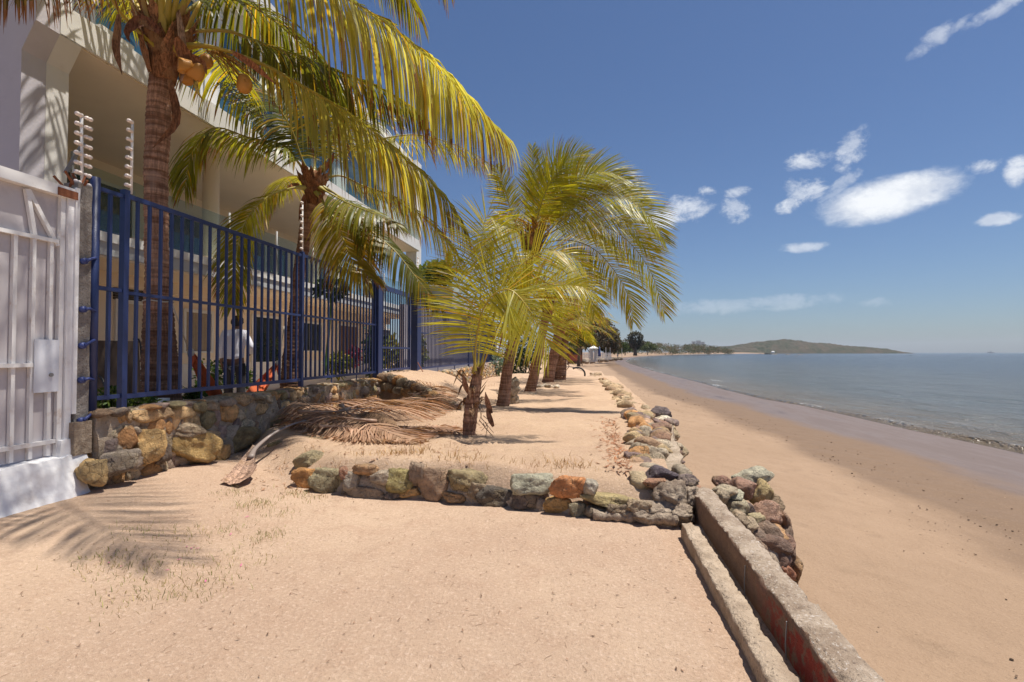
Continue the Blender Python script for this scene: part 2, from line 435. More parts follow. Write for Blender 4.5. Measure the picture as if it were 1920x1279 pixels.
M = dict(
    sand=sand_mat(), beach=beach_mat(), water=water_mat(), rock=rock_mat(), trunk=trunk_mat(), stained=stain_wall(),
    mortar=rough_concrete("mortar", (.36, .28, .20), (.50, .40, .30), (.27, .20, .14)),
    curb=rough_concrete("old_curb", (.40, .305, .22), (.54, .425, .315), (.30, .22, .16)),
    conglomerate=rough_concrete("conglomerate", (.30, .23, .17), (.44, .35, .26), (.20, .14, .10), 14),
    column=rough_concrete("weathered_column", (.23, .20, .18), (.34, .31, .28), (.16, .13, .11), 5),
    leaf=leaf_mat("palm_leaflets", .56, .36, 1.15), leaf_dark=leaf_mat("tree_leaves", .25, .5), dead=leaf_mat("dry_leaflets", .2, .7, .8),
    petiole=plain("frond_stalk", (1, 1, 1), .45, .15, 4, tint=True),
    husk=husk_mat(),
    blue=plain("blue_paint", (.020, .036, .125), .42, .15, 5, stain=(.012, .022, .09), stain_amt=.6, stain_scale=9, bump=.15, bscale=80),
    blue_old=plain("faded_blue_paint", (.035, .055, .20), .5, .2, 6, stain=(.10, .06, .05), stain_amt=.3, stain_scale=7),
    white_metal=plain("white_enamel", (.80, .78, .76), .45, .06, 3, stain=(.42, .25, .13), stain_amt=.55, stain_scale=5),
    gate_sheet=plain("grey_sheet", (.57, .53, .53), .6, .06, 2, stain=(.36, .32, .33), stain_amt=.4, stain_scale=2.5, bump=.1, bscale=14),
    lock_plate=plain("lock_plate", (.66, .68, .74), .4, .05, 3, stain=(.45, .50, .60), stain_amt=.7, stain_scale=4),
    whitewash=plain("whitewash", (.80, .79, .79), .8, .05, 5, stain=(.55, .50, .46), stain_amt=.5, stain_scale=4, bump=.7, bscale=16),
    stucco_shade=plain("shade_lilac_stucco", (.56, .53, .57), .85, .05, 2, stain=(.47, .44, .47), stain_amt=.5, stain_scale=1.5, bump=.35, bscale=30),  # white end wall: its lilac shade tone is put into the colour
    stucco_white=plain("white_stucco", (.74, .72, .68), .8, .05, 2, stain=(.60, .56, .50), stain_amt=.5, stain_scale=2.5, bump=.2, bscale=40),
    stucco_beige=plain("beige_stucco", (.82, .69, .53), .85, .05, 2, stain=(.75, .62, .46), stain_amt=.5, stain_scale=1.2, bump=.15, bscale=40),
    stucco_grey=plain("grey_band", (.47, .47, .47), .8, .06, 3),
    garden_wall=plain("lilac_grey_wall", (.36, .33, .37), .85, .1, 2, stain=(.26, .24, .26), stain_amt=.6, stain_scale=1.3, bump=.3, bscale=25),
    paving=plain("pale_paving", (.70, .60, .48), .85, .1, 2, bump=.2, bscale=20),
    glass=glass_mat("dark_glass", (.02, .032, .04)), glass_blue=glass_mat("blue_glass", (.035, .095, .14)),
    rail_glass=glass_mat("railing_glass", (.05, .08, .08), .84),
    frame=plain("white_frame", (.72, .70, .66), .45, .05), steel=plain("dull_steel", (.25, .25, .25), .55, .1, metal=.2),
    louvre=plain("dark_louvre", (.065, .052, .042), .6, .2), door=plain("cream_door", (.60, .50, .38), .55, .05, 2),
    brown_door=plain("brown_door", (.17, .085, .04), .5, .2), curtain=plain("curtain", (.34, .27, .20), .9, .2, 12),
    insul=plain("white_insulator", (.80, .70, .64), .35, .06), rust=plain("rust", (.20, .065, .025), .85, .4, 20, bump=.4),
    pole=plain("white_pole", (.72, .70, .68), .45, .06, stain=(.40, .25, .15), stain_amt=.4, stain_scale=8),
    black=plain("black_tube", (.018, .018, .020), .4, .2), sling=plain("brown_sling", (.105, .07, .05), .85, .12, 25, bump=.3, bscale=200),
    hammock=plain("orange_cloth", (.55, .115, .035), .85, .22, 30, bump=.4, bscale=120), rope=plain("pale_rope", (.55, .50, .42), .9, .15, 60),
    shirt=plain("pale_shirt", (.78, .78, .86), .85, .06, 6, bump=.35, bscale=18), trousers=plain("dark_trousers", (.022, .02, .025), .85, .2, 10, bump=.3, bscale=25),
    skin=plain("brown_skin", (.20, .105, .065), .5, .1, 8), hair=plain("dark_hair", (.020, .014, .011), .6, .3, 40, bump=.5, bscale=120), shoe=plain("black_shoe", (.02, .02, .02), .5, .2),
    bark=plain("grey_bark", (.13, .095, .07), .9, .3, 6, bump=.6, bscale=14),
    thatch=plain("dry_thatch", (.26, .19, .10), .95, .3, 9, bump=.6, bscale=20), red=plain("faded_red_paint", (.33, .085, .05), .7, .2, 5),
    hill=None, coconut=plain("coconut_husk", (.46, .20, .03), .55, .15, 8), flower=plain("palm_flower", (.60, .36, .05), .7, .2, 8),
    rubber=plain("black_rubber", (.03, .03, .03), .8, .2), green_paint=plain("green_paint", (.05, .16, .08), .5, .1),
    yellow=plain("yellow_sign", (.75, .48, .03), .5, .05), petal=plain("pink_petal", (.62, .16, .30), .7, .2), twig=plain("dry_twig", (.23, .13, .07), .9, .3, 20),
    roof_tile=plain("grey_roof", (.30, .28, .27), .8, .1), boat=plain("dark_hull", (.04, .04, .05), .5, .1), ship=plain("pale_hull", (.35, .36, .38), .5, .1),
    planter=plain("green_grey_planter", (.30, .34, .29), .8, .1, 3),
)
def hill_mat():
    m, nt, b, out = mat_new("dry_forest"); g = G(nt); c = g.coord()
    n1 = g.noise(c, .02, 4, .6); n2 = g.noise(c, .07, 5, .75); n3 = g.noise(c, .25, 3, .7)
    k = g.mix(g.ramp(n1, .4, .6), (.026, .036, .014), (.065, .052, .030))
    k = g.mix(g.ramp(n2, .46, .60, 0, .6), k, (.10, .072, .046)); k = g.mix(g.ramp(n2, .3, .45, .8, 0), k, (.028, .034, .014))
    k = g.mix(g.ramp(n3, .5, .65, 0, .5), k, (.10, .085, .04))
    g.put(b.inputs["Base Color"], k); b.inputs["Roughness"].default_value = .95; b.inputs["Specular IOR Level"].default_value = .1
    return m
M['hill'] = hill_mat()
# ------------------------------------------------------------------ sky, clouds, sun
SUN = V((.29, .06, .955)).normalized()
def make_world():
    w = bpy.data.worlds.new("World"); scene.world = w; w.use_nodes = True
    nt = w.node_tree; nt.nodes.clear(); g = G(nt)
    out = g.n("ShaderNodeOutputWorld")
    sky = g.n("ShaderNodeTexSky", sky_type='NISHITA'); sky.sun_disc = False
    sky.sun_elevation = math.asin(SUN.z); sky.sun_rotation = math.atan2(SUN.x, SUN.y)
    sky.altitude = 0; sky.air_density = 1.0; sky.dust_density = .7; sky.ozone_density = 1.6
    bg = g.n("ShaderNodeBackground"); g.l(g.mix(1.0, sky.outputs[0], (.76, .905, 1.13), 'MULTIPLY'), bg.inputs[0]); bg.inputs[1].default_value = SKY_STRENGTH
    d = g.n("ShaderNodeTexCoord").outputs["Generated"]
    sx = g.n("ShaderNodeSeparateXYZ"); g.l(d, sx.inputs[0])
    az = g.math('ARCTAN2', sx.outputs[0], sx.outputs[1]); el = g.math('ARCSINE', sx.outputs[2])
    mp = g.n("ShaderNodeMapping"); g.l(d, mp.inputs[0]); mp.inputs["Scale"].default_value = (1, 1, 1.5)
    n1 = g.noise(mp.outputs[0], 13, 8, .66, .6); n2 = g.noise(mp.outputs[0], 46, 6, .7, .4); n3 = g.noise(mp.outputs[0], 16, 6, .65)
    rag = g.math('ADD', g.math('MULTIPLY', g.math('SUBTRACT', n1, .5), 5.2), g.math('MULTIPLY', g.math('SUBTRACT', n2, .5), 2.6))
    # (px, py, half width, half height, tilt in degrees, opacity, raggedness): drifting clouds seen from the beach
    cl = [(1665, 372, 150, 44, -7, 1.0, .24), (1600, 283, 32, 44, 30, .62, 1.0), (1513, 303, 52, 20, -4, .8, .8), (1508, 352, 46, 24, 25, .62, 1.0),
          (1290, 386, 52, 28, 8, .95, .8), (1243, 408, 40, 22, -10, .9, .7), (1322, 360, 20, 12, 10, .8, .9), (1374, 397, 36, 24, 0, .55, 1.1), (1476, 388, 26, 14, -10, .75, .9),
          (1386, 360, 26, 11, 0, .55, 1.0), (1515, 463, 50, 11, 2, .55, .7), (1872, 411, 52, 14, -4, .72, .5), (1838, 312, 36, 16, 0, .75, .9), (1908, 322, 28, 30, 0, .9, .7),
          (1742, 82, 62, 20, -28, .48, .8), (1800, 45, 34, 12, -32, .35, .9), (1868, 18, 84, 17, -17, .50, .8), (1420, 570, 175, 15, -2, .25, .9), (1645, 566, 60, 10, 0, .18, .9), (1580, 345, 60, 12, -40, .35, 1.2)]
    tot = None
    for (px, py, a, b, tl, op, rg) in cl:
        r = ray(px, py).normalized(); a0 = math.atan2(r.x, r.y); e0 = math.asin(r.z)
        t_ = 1 + ((px - 960) / FPX) ** 2
        ha, hb = a * math.cos(e0) / (FPX * t_), b * math.cos(e0) ** 2 / (FPX * t_ ** .5)
        ct, st = math.cos(R(-tl)), math.sin(R(-tl))
        da = g.math('MULTIPLY', g.math('SUBTRACT', az, a0), math.cos(e0)); de = g.math('SUBTRACT', el, e0)
        x = g.math('MULTIPLY_ADD', da, ct / ha, g.math('MULTIPLY', de, st / ha))
        y = g.math('MULTIPLY_ADD', da, -st / hb, g.math('MULTIPLY', de, ct / hb))
        q = g.math('ADD', g.math('MULTIPLY', x, x), g.math('MULTIPLY', y, y))
        s = g.math('SUBTRACT', 1.0, q)
        s = g.math('MULTIPLY_ADD', rag, rg, s)
        m = g.ramp(s, -.15, 1.35 if rg > .6 else .78, 0, op)
        tot = m if tot is None else g.math('MAXIMUM', tot, m)
    shade = g.mix(g.ramp(n3, .35, .65), (.60, .645, .73), (.82, .845, .88))
    cb = g.n("ShaderNodeBackground"); g.l(shade, cb.inputs[0]); cb.inputs[1].default_value = CLOUD
    mx = g.n("ShaderNodeMixShader"); g.l(tot, mx.inputs[0]); g.l(bg.outputs[0], mx.inputs[1]); g.l(cb.outputs[0], mx.inputs[2])
    g.l(mx.outputs[0], out.inputs[0])
SKY_STRENGTH = .066
CLOUD = .95
make_world()
sd = bpy.data.lights.new("sun", 'SUN'); so = bpy.data.objects.new("sun", sd); COL.objects.link(so)
sd.energy = 5.0; sd.angle = R(.8); sd.color = (1.0, .945, .86)
so.rotation_euler = SUN.to_track_quat('Z', 'Y').to_euler(); so.location = (0, 0, 30)
scene.view_settings.view_transform = 'Standard'; scene.view_settings.look = 'None'
scene.view_settings.exposure = 0.32; scene.view_settings.gamma = 1
scene.render.engine = 'CYCLES'
cy = scene.cycles
cy.max_bounces = 10; cy.transparent_max_bounces = 12; cy.diffuse_bounces = 7; cy.glossy_bounces = 3; cy.transmission_bounces = 4; cy.volume_bounces = 0
cy.use_denoising = True; cy.caustics_reflective = False; cy.caustics_refractive = False

# ------------------------------------------------------------------ shore line and beach
_wl = [(1920, 852), (1800, 826), (1700, 805), (1600, 782), (1500, 760), (1427, 748), (1350, 729), (1317, 719), (1233, 698), (1200, 688), (1180, 681.5), (1172, 677), (1184, 671), (1215, 668), (1262, 665.6), (1335, 664), (1430, 662.9)]
_w = [atZ(px, py, -1.0) for px, py in _wl]
_wy = np.array([-30, -10, 3, 8] + [p.y for p in _w] + [1500, 2100, 9000]); _wx = np.array([9.6, 9.8, 10.2, 10.5] + [p.x for p in _w] + [640, 900, 900])
def Xw(y): return np.interp(y, _wy, _wx)
def beach_z(u, y):
    z = np.interp(u, [-60, -20, -16, -12, -9.2, -6, -3.2, -1, 0, 2.5, 6, 20, 80], [-.42, -.42, -.46, -.52, -.58, -.80, -.93, -.975, -1.0, -1.07, -1.2, -1.8, -4])
    rise = sstep(24, 60, y) * sstep(-7, -15, u) * .75 + sstep(60, 400, y) * sstep(-10, -60, u) * 1.1
    return z + rise
def geo(a, b, s0, g, far):
    r = list(np.arange(a, b, s0)); s = s0
    while r[-1] < far: s *= g; r.append(r[-1] + s)
    return np.array(r)
def build_beach():
    us = np.concatenate([-geo(11, 12, .3, 1.25, 900)[::-1], np.arange(-10.8, -3.6, .1), np.arange(-3.6, 1.2, .15), geo(1.2, 2, .4, 1.4, 120)])
    ys = geo(-14, 22, .1, 1.045, 2600)
    U, Y = np.meshgrid(us, ys); X = U + Xw(Y)
    z = beach_z(U, Y)
    near = sstep(60, 20, Y)
    dry = sstep(-3.0, -5.0, U); rip = sstep(-2.0, -4.5, U)
    z += near * (dry * .022 * fbm(X * 1.7, Y * 1.7, 0, 4) + rip * .012 * vnoise(X * 4.1, Y * 4.1))
    # scuffed foot prints on the dry part
    z += near * dry * sstep(-6, -7, U) * -.03 * np.clip(fbm(X * 2.7 + 9, Y * 2.7, 3.3, 2), .15, 1)
    z += (1 - near) * .15 * fbm(X * .2, Y * .2, 1, 3) * sstep(-5, -14, U)
    tag(grid_mesh("beach", us, ys, z, M['beach'], {"shore": U}, X=X), kind="structure")
build_beach()
def build_sea():
    us = np.concatenate([np.arange(-1.6, 3, .05), np.arange(3, 14, .25), geo(14, 15, .5, 1.18, 9000)])
    ys = geo(-14, 34, .12, 1.05, 7000)
    U, Y = np.meshgrid(us, ys); X = U + Xw(Y)
    k = np.clip(1 - Y / 160, .0, 1)
    off = .35 * fbm(Y * .11, 0 * Y, 2, 3)
    a1 = (.6 + .5 * vnoise(Y * .13, 0 * Y + 5)) * .12
    r = (U - .35 - off)
    lip = np.where(r < 0, np.exp(-(r / .10) ** 2), np.exp(-(r / .55) ** 2))
    z = -1.0 + a1 * lip * k
    z += k * .045 * np.exp(-((U - 2.3 - off * 1.6) / .35) ** 2) * np.clip(vnoise(Y * .10 + 8, 0 * Y) + .35, 0, 1)
    z += k * .035 * np.exp(-((U - 5.0 + off * 2) / .5) ** 2) * np.clip(vnoise(Y * .08 + 3, 0 * Y) + .3, 0, 1)
    z += .018 * fbm(X * .5, Y * .3, 2, 3) * sstep(.4, 3, U) * np.clip(1 - Y / 500, 0, 1)
    z = np.where(U < 0, np.minimum(z, -1.0 + a1 * lip * k), z)
    foam = np.clip(lip * np.clip(vnoise(Y * .35, 0 * Y + 2.2) + .05, 0, 1) * 1.2 + np.exp(-((U - 2.3 - off * 1.6) / .4) ** 2) * np.clip(vnoise(Y * .25 + 8, 0 * Y) - .2, 0, 1) * 1.6, 0, 1)
    tag(grid_mesh("sea_water", us, ys, z, M['water'], {"shore": U, "foam": foam}, X=X), kind="structure")
build_sea()

# ------------------------------------------------------------------ terrace and lower sand (one height field)
_row = [(550, 905, .09), (600, 917, .07), (700, 931, .04), (800, 934, .03), (900, 944, .03), (1000, 958, .02), (1100, 975, .02), (1200, 984, .02), (1285, 986, .02)]
ROWP = [atZ(px, py, z) for px, py, z in _row]
_lft = [atZ(455, 838, .2), atZ(500, 866, .15)]
_rx = np.array([-9, -4.8] + [p.x for p in _lft + ROWP] + [4]); _ry = np.array([7.6, 7.6] + [p.y for p in _lft + ROWP] + [ROWP[-1].y])
def rowY(x): return np.interp(x, _rx, _ry)
def ground_z(X, Y, rough=True):
    X = np.asarray(X, float); Y = np.asarray(Y, float)
    low = .015 + .11 * sstep(-2.2, -5, X) + .02 * fbm(X * .7, Y * .7, 0, 3)
    up = .27 + .085 * sstep(7.5, 5.4, Y) + .10 * sstep(-3.0, -4.7, X) * sstep(12, 8, Y)
    d = Y - rowY(X)
    up = up - .085 * sstep(-.9, -.3, X) * sstep(.9, .1, d)
    s_sharp = sstep(.04, .40, d); s_soft = sstep(-.1, .7, d)
    w = sstep(-2.75, -3.15, X)
    z = low + (up - low) * (s_sharp * (1 - w) + s_soft * w)
    # sand ramp running down from the gate
    ramp = .98 - .70 * sstep(-4.9, -2.1, X) * 1.0
    yb = 11.75 - .75 * np.clip((X + 4.9) / 2.0, 0, 1.3)
    m = sstep(0, .16, Y - yb) * sstep(15.6, 14.9, Y) * sstep(-1.9, -2.5, X)
    z = z * (1 - m) + np.maximum(z, ramp) * m
    z = np.where(X < -5.25, .45, z)
    if rough:
        t = s_sharp * (1 - w) + s_soft * w
        z = z + (.010 + .016 * t) * fbm(X * 2.1, Y * 2.1, 1.3, 4) - .028 * t * np.clip(fbm(X * 3.1 + 40, Y * 3.1, 7.7, 2), .12, .8) + .004 * vnoise(X * 11, Y * 11)
    return z
def build_ground():
    xs = np.concatenate([np.arange(-9, -5.3, .25), np.arange(-5.3, .80, .035)]); ys = geo(-3, 9, .035, 1.03, 64)
    X, Y = np.meshgrid(xs, ys)
    X = X + sstep(4.9, 10.5, Y) * .62 * sstep(-.6, .78, X)
    z = ground_z(X, Y)
    t = sstep(0, .5, Y - rowY(X))
    z = z - sstep(26, 40, Y) * sstep(-1.5, .7, X) * .6 - sstep(50, 64, Y) * .6
    z = z + np.where((X > .60) & (Y < 4.9), -.03, 0)
    tag(grid_mesh("sand_terrace", xs, ys, z, M['sand'], {"terrace": t}, X=X), kind="structure")
build_ground()

# ------------------------------------------------------------------ far headland
def build_hill():
    prof = [(1300, 660.6), (1335, 650), (1348, 647), (1376, 645.5), (1400, 641), (1424, 635), (1445, 632.5), (1466, 631), (1485, 631.5), (1502, 633.5), (1533, 638.7), (1555, 639.5), (1578, 641.5), (1600, 643), (1623, 646), (1653, 651), (1668, 656), (1680, 660.8)]
    D = 1380.0
    tx = np.array([P(px, 661, D).x for px, _ in prof]); hz = np.array([(661 - py) / FPX * D * .82 for _, py in prof])
    xs = np.arange(tx[0], tx[-1] + 4, 2.4); vs = np.concatenate([np.arange(-90, 60, 3.5), np.arange(60, 260, 14)])
    X, Vv = np.meshgrid(xs, vs)
    h = np.interp(X, tx, hz)
    env = np.where(Vv < 0, 1 - (np.abs(Vv) / 92) ** 1.6, 1 - (np.abs(Vv) / 262) ** 2)
    base = np.interp(X, tx, [P(px, 661, D).y for px, _ in prof])
    XX = X + .0; YY = base + Vv + 25 * np.sin(X * .012)
    z = -1.2 + h * np.clip(env, 0, 1) * (1 + .10 * vnoise(X * .02, Vv * .02, 4))
    bump = np.abs(vnoise(X * .10, Vv * .10, 9)) ** .5 * 4.5 + np.abs(vnoise(X * .22, Vv * .22, 2)) ** .5 * 2.6
    z += bump * np.clip(h / 12, 0, 1) * np.clip(env * 4, 0, 1) - 3.6 * np.clip(h / 12, 0, 1)
    o = grid_mesh("hill", xs, vs, z, M['hill'], X=XX)
    co = np.stack([XX, YY, z], -1).reshape(-1, 3).astype(np.float32); o.data.vertices.foreach_set("co", co.ravel()); o.data.update()
    tag(o, kind="structure")
build_hill()

# ------------------------------------------------------------------ haze
def build_haze():
    mb = MB(); mb.box(-1400, 3600, -40, 8200, -8, 110)
    m = bpy.data.materials.new("sea_haze"); m.use_nodes = True; nt = m.node_tree; nt.nodes.clear()
    out = nt.nodes.new("ShaderNodeOutputMaterial"); pv = nt.nodes.new("ShaderNodeVolumePrincipled")
    pv.inputs["Color"].default_value = (.80, .86, .95, 1); pv.inputs["Density"].default_value = HAZE
    nt.links.new(pv.outputs[0], out.inputs["Volume"])
    tag(mb.build("haze", m), kind="stuff")
HAZE = .00014
if HAZE: build_haze()
# ------------------------------------------------------------------ coconut palms
GREEN = (.19, .205, .022); YEL = (.40, .36, .035); GOLD = (.46, .31, .03); DARKG = (.11, .135, .02)
BROWNT = (.22, .10, .04)
def frond(parent, pts, L, n=70, droop=.9, start=.16, col=GREEN, col2=YEL, width=.030, rad=.026, sweep=.75, stiff=.0, wind=V((0, 0, 0)),
          seed=0, segs=4, name="frond", rcol=(.34, .27, .045), flare=1.0, brown=.10, twist=.35, tiplen=.42, lmat=None, spread=1.0, side_bias=0.0, lift=.18, face=None):
    """one pinnate leaf: stalk along the points, n leaflets on either side that bend down under their own weight"""
    rs = np.random.RandomState(seed + 101)
    m = 60; sp = spline(pts, m)
    mb = MB(); g = V((0, 0, -1))
    T = [(sp[min(i + 1, m - 1)] - sp[max(i - 1, 0)]).normalized() for i in range(m)]
    S0 = None; Ss = []
    for i in range(m):
        t = T[i]
        if S0 is None:
            s = t.cross(V((0, 0, 1)))
            if s.length < .25: s = t.cross(V((0, 1, .3)))
            S0 = s.normalized()
        s = S0 - t * S0.dot(t)
        hz = t.cross(V((0, 0, 1)))
        if hz.length > .3:
            hz = hz.normalized()
            if hz.dot(s) < 0 and False: hz = -hz
            s = s.normalized().lerp(hz, .25) if hz.dot(s) > 0 else s
        S0 = s.normalized()
        if face is not None:
            q_ = t.cross(face); q_ = q_.normalized() if q_.length > .1 else S0
            if Ss and q_.dot(Ss[-1]) < 0: q_ = -q_
            S0 = q_
        Ss.append(S0)
    for k in range(n):
        u = (k + .5) / n
        s = start + (1 - start) * u ** .92
        fi = s * (m - 1); i = int(min(fi, m - 2)); w = fi - i
        p = sp[i].lerp(sp[i + 1], w); t = T[i].lerp(T[i + 1], w).normalized(); sd = Ss[i].lerp(Ss[i + 1], w).normalized()
        nrm = sd.cross(t).normalized()
        if nrm.z < 0 and abs(t.z) < .95: nrm = -nrm
        prof = (.45 + .55 * min(1, u / .22)) * (1 - (1 - tiplen) * max(0, (u - .45) / .55) ** 1.5)
        ang = (.30 + sweep * (1 - u) ** .8) * spread                   # radians away from the stalk
        for sg in (-1, 1):
            if rs.rand() < .03: continue
            ln = L * prof * rs.uniform(.86, 1.06) * (1 + side_bias * sg)
            a = ang + rs.normal(0, .06)
            d = (t * math.cos(a + .25) + sd * sg * math.sin(a + .25) + nrm * (lift + rs.normal(0, .07))).normalized()
            wd = width * rs.uniform(.8, 1.15) * (.65 + .35 * prof)
            base = p + V((rs.normal(0, .004), rs.normal(0, .004), rs.normal(0, .004)))
            q = base; dd = d.copy(); step = ln / segs
            tw = rs.normal(0, twist)
            wv0 = (t - d * t.dot(d)); wv0 = wv0.normalized() if wv0.length > .05 else nrm
            rows = []
            dr = droop * rs.uniform(.75, 1.25)
            for j in range(segs + 1):
                f = j / segs
                wv = (wv0 - dd * wv0.dot(dd))
                wv = wv.normalized() if wv.length > .05 else nrm
                ax = dd.cross(wv)
                wv = (wv * math.cos(tw * f) + ax * math.sin(tw * f))
                hw = wd * (.45 + 1.6 * f * (1 - f) ** .9 * 1.0) * (1 - f ** 3) + .0015
                rows += [q - wv * hw * .5, q + wv * hw * .5]
                if j < segs:
                    dd = (dd + (g * dr + wind) * (1.35 / segs) * (1 - stiff)).normalized()
                    q = q + dd * step
            r1 = rs.rand(); c = V(col).lerp(V(col2), max(0, min(1, rs.normal(.35, .3))))
            if r1 < .05: c = V(GOLD) if lmat is None else c
            c = c * rs.uniform(.8, 1.2)
            b = len(mb.v); mb.v += [tuple(x) for x in rows]
            for j in range(segs):
                mb.f.append((b + 2 * j, b + 2 * j + 1, b + 2 * j + 3, b + 2 * j + 2))
                cc = c
                if j == segs - 1 and rs.rand() < brown * 2.5: cc = V(BROWNT)
                elif u > .8 and rs.rand() < brown: cc = c.lerp(V(BROWNT), .6)
                mb.c.append(tuple(cc)); mb.mi.append(0)
    o = mb.build(name, lmat or M['leaf'], parent, smooth=True)
    rb = MB(); rr = []; cs = []
    for i in range(m):
        f = i / (m - 1)
        rr.append(rad * (flare * 2.2 * max(0, 1 - f / .10) ** 1.6 + (1 - f) ** .9 * .95 + .07))
        k = V(rcol).lerp(V((.20, .10, .05)), max(0, (f - .75) / .25) * .7); cs.append(tuple(k))
    rb.tube(sp, rr, 7, flat=.7, cols=cs)
    rb.build("leaf_stalk", M['petiole'], o, smooth=True)
    return o

FACE = (-c_fwd * .8 + V((0, 0, .55))).normalized()
def trunk(parent, pts, radii, n=14, rings=.07, seed=0, dark_below=None, name="trunk"):
    rs = np.random.RandomState(seed); Lt = sum((V(a) - V(b)).length for a, b in zip(pts, pts[1:]))
    m = max(20, int(Lt / rings * 4)); sp = spline(pts, m); mb = MB()
    f0 = np.linspace(0, 1, len(radii)); rr = []; cs = []; ph = 0; nxt = 0; k = 0
    for i in range(m):
        f = i / (m - 1); r = np.interp(f, f0, radii)
        q = (i % 4) / 4
        r *= 1 + (.035 * (1 - q) if q > .1 else -.03) + rs.normal(0, .008)
        rr.append(r); s = rs.uniform(.85, 1.1)
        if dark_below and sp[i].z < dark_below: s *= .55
        cs.append((s, s, s))
    mb.tube(sp, rr, n, cols=cs)
    vs = np.array(mb.v); o = fbm(vs[:, 0] * 9, vs[:, 1] * 9, vs[:, 2] * 5, 3)
    cen = np.repeat(np.array([p[:] for p in sp]), n, 0)
    dlt = vs - cen; vs = cen + dlt * (1 + .07 * o)[:, None]; mb.v = [tuple(x) for x in vs]
    return mb.build(name, M['trunk'], parent, smooth=True)

def strip(mb, pts, w, col, normal=V((1, -1, 0)), curl=.3, thick=0):
    """a dry blade or sheath: tapered curved strip"""
    sp = spline(pts, 10); b = len(mb.v)
    for i, p in enumerate(sp):
        t = (sp[min(i + 1, 9)] - sp[max(i - 1, 0)]).normalized(); f = i / 9
        sd = t.cross(normal).normalized(); nn = sd.cross(t)
        h = w * (.35 + 1.3 * f * (1 - f) * 1.8) * (1 - f ** 4) + .004
        mb.v += [tuple(p - sd * h + nn * h * curl), tuple(p), tuple(p + sd * h + nn * h * curl)]
    for i in range(9):
        for j in (0, 1):
            mb.f.append((b + i * 3 + j, b + i * 3 + j + 1, b + i * 3 + j + 4, b + i * 3 + j + 3)); mb.c.append(col); mb.mi.append(0)

def crown_husk(parent, c, r, h, seed, col=(.24, .12, .06), name="crown_fibre", n=12, up=V((0, 0, 1))):
    """clasping leaf bases and fibre round the growing point"""
    rs = np.random.RandomState(seed); mb = MB(); c = V(c)
    mb.tube([c - up * h * .55, c - up * h * .1, c + up * h * .35, c + up * h * .6], [r * .72, r * 1.0, r * .8, r * .2], 12, col=col)
    for k in range(n):
        a = k * 2.4 + rs.uniform(-.2, .2); o = V((math.cos(a), math.sin(a), 0)); z0 = rs.uniform(-.5, .0) * h
        cc = V(col) * rs.uniform(.7, 1.5)
        p0 = c + o * r * .85 + up * z0
        strip(mb, [p0, p0 + o * r * .45 + up * h * .3, p0 + o * r * rs.uniform(.6, 1.2) + up * h * rs.uniform(.5, .9)], r * .42, tuple(cc), normal=o, curl=-.5)
    vs = np.array(mb.v); vs += .02 * np.stack([fbm(vs[:, 0] * 20 + s, vs[:, 1] * 20, vs[:, 2] * 20, 2) for s in (0, 50, 90)], -1)
    mb.v = [tuple(x) for x in vs]
    return mb.build(name, M['husk'], parent, smooth=True)

def arc(c, azim, e0, L, sag, wind=V((0, 0, 0)), n=7):
    """a frond's line: leaves at elevation e0 and bends under gravity (and wind)"""
    d = V((math.cos(azim) * math.cos(e0), math.sin(azim) * math.cos(e0), math.sin(e0))); p = V(c); pts = [p.copy()]
    for i in range(n - 1):
        f = (i + 1) / n
        d = (d + (V((0, 0, -sag)) + wind) * f * (2.0 / n)).normalized(); p = p + d * (L / (n - 1)); pts.append(p.copy())
    return pts
def PP(l): return [P(*q) for q in l]

# ---- the tall palm whose crown fills the top of the view, beside the gate column
base = atX(300, 765, -5.62); d0 = 6.75
GPALM = "coconut palms along the beach front"
p0 = thing("coconut_palm", (base.x, base.y, .75), "tall coconut palm behind the blue fence with orange coconuts and fronds arching over the terrace", "palm tree", GPALM)
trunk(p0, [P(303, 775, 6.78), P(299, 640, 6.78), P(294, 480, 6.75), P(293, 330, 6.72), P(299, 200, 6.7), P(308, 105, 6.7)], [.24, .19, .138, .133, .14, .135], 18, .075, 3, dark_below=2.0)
cc = P(310, 70, 6.7)
crown_husk(p0, P(309, 95, 6.7), .20, .75, 5, (.25, .12, .06), n=30)
mb = MB(); rs = np.random.RandomState(12)
for k in range(9):
    a = k * .72 + .3; o = V((math.cos(a), math.sin(a), 0)); q = P(309, 100, 6.7)
    mb.tube(spline([q + o * .10 + V((0, 0, -.18)), q + o * .2 + V((0, 0, .12)), q + o * .30 + V((0, 0, .42)), q + o * .42 + V((0, 0, .72))], 10), [.085, .075, .065, .058, .052, .046, .042, .038, .034, .03], 8, flat=.5, ref=o, col=tuple(V((.46, .33, .05)).lerp(V((.30, .15, .06)), rs.rand() * .7)))
mb.build('leaf_base', M['petiole'], p0, smooth=True)
W = V((.10, .04, 0))
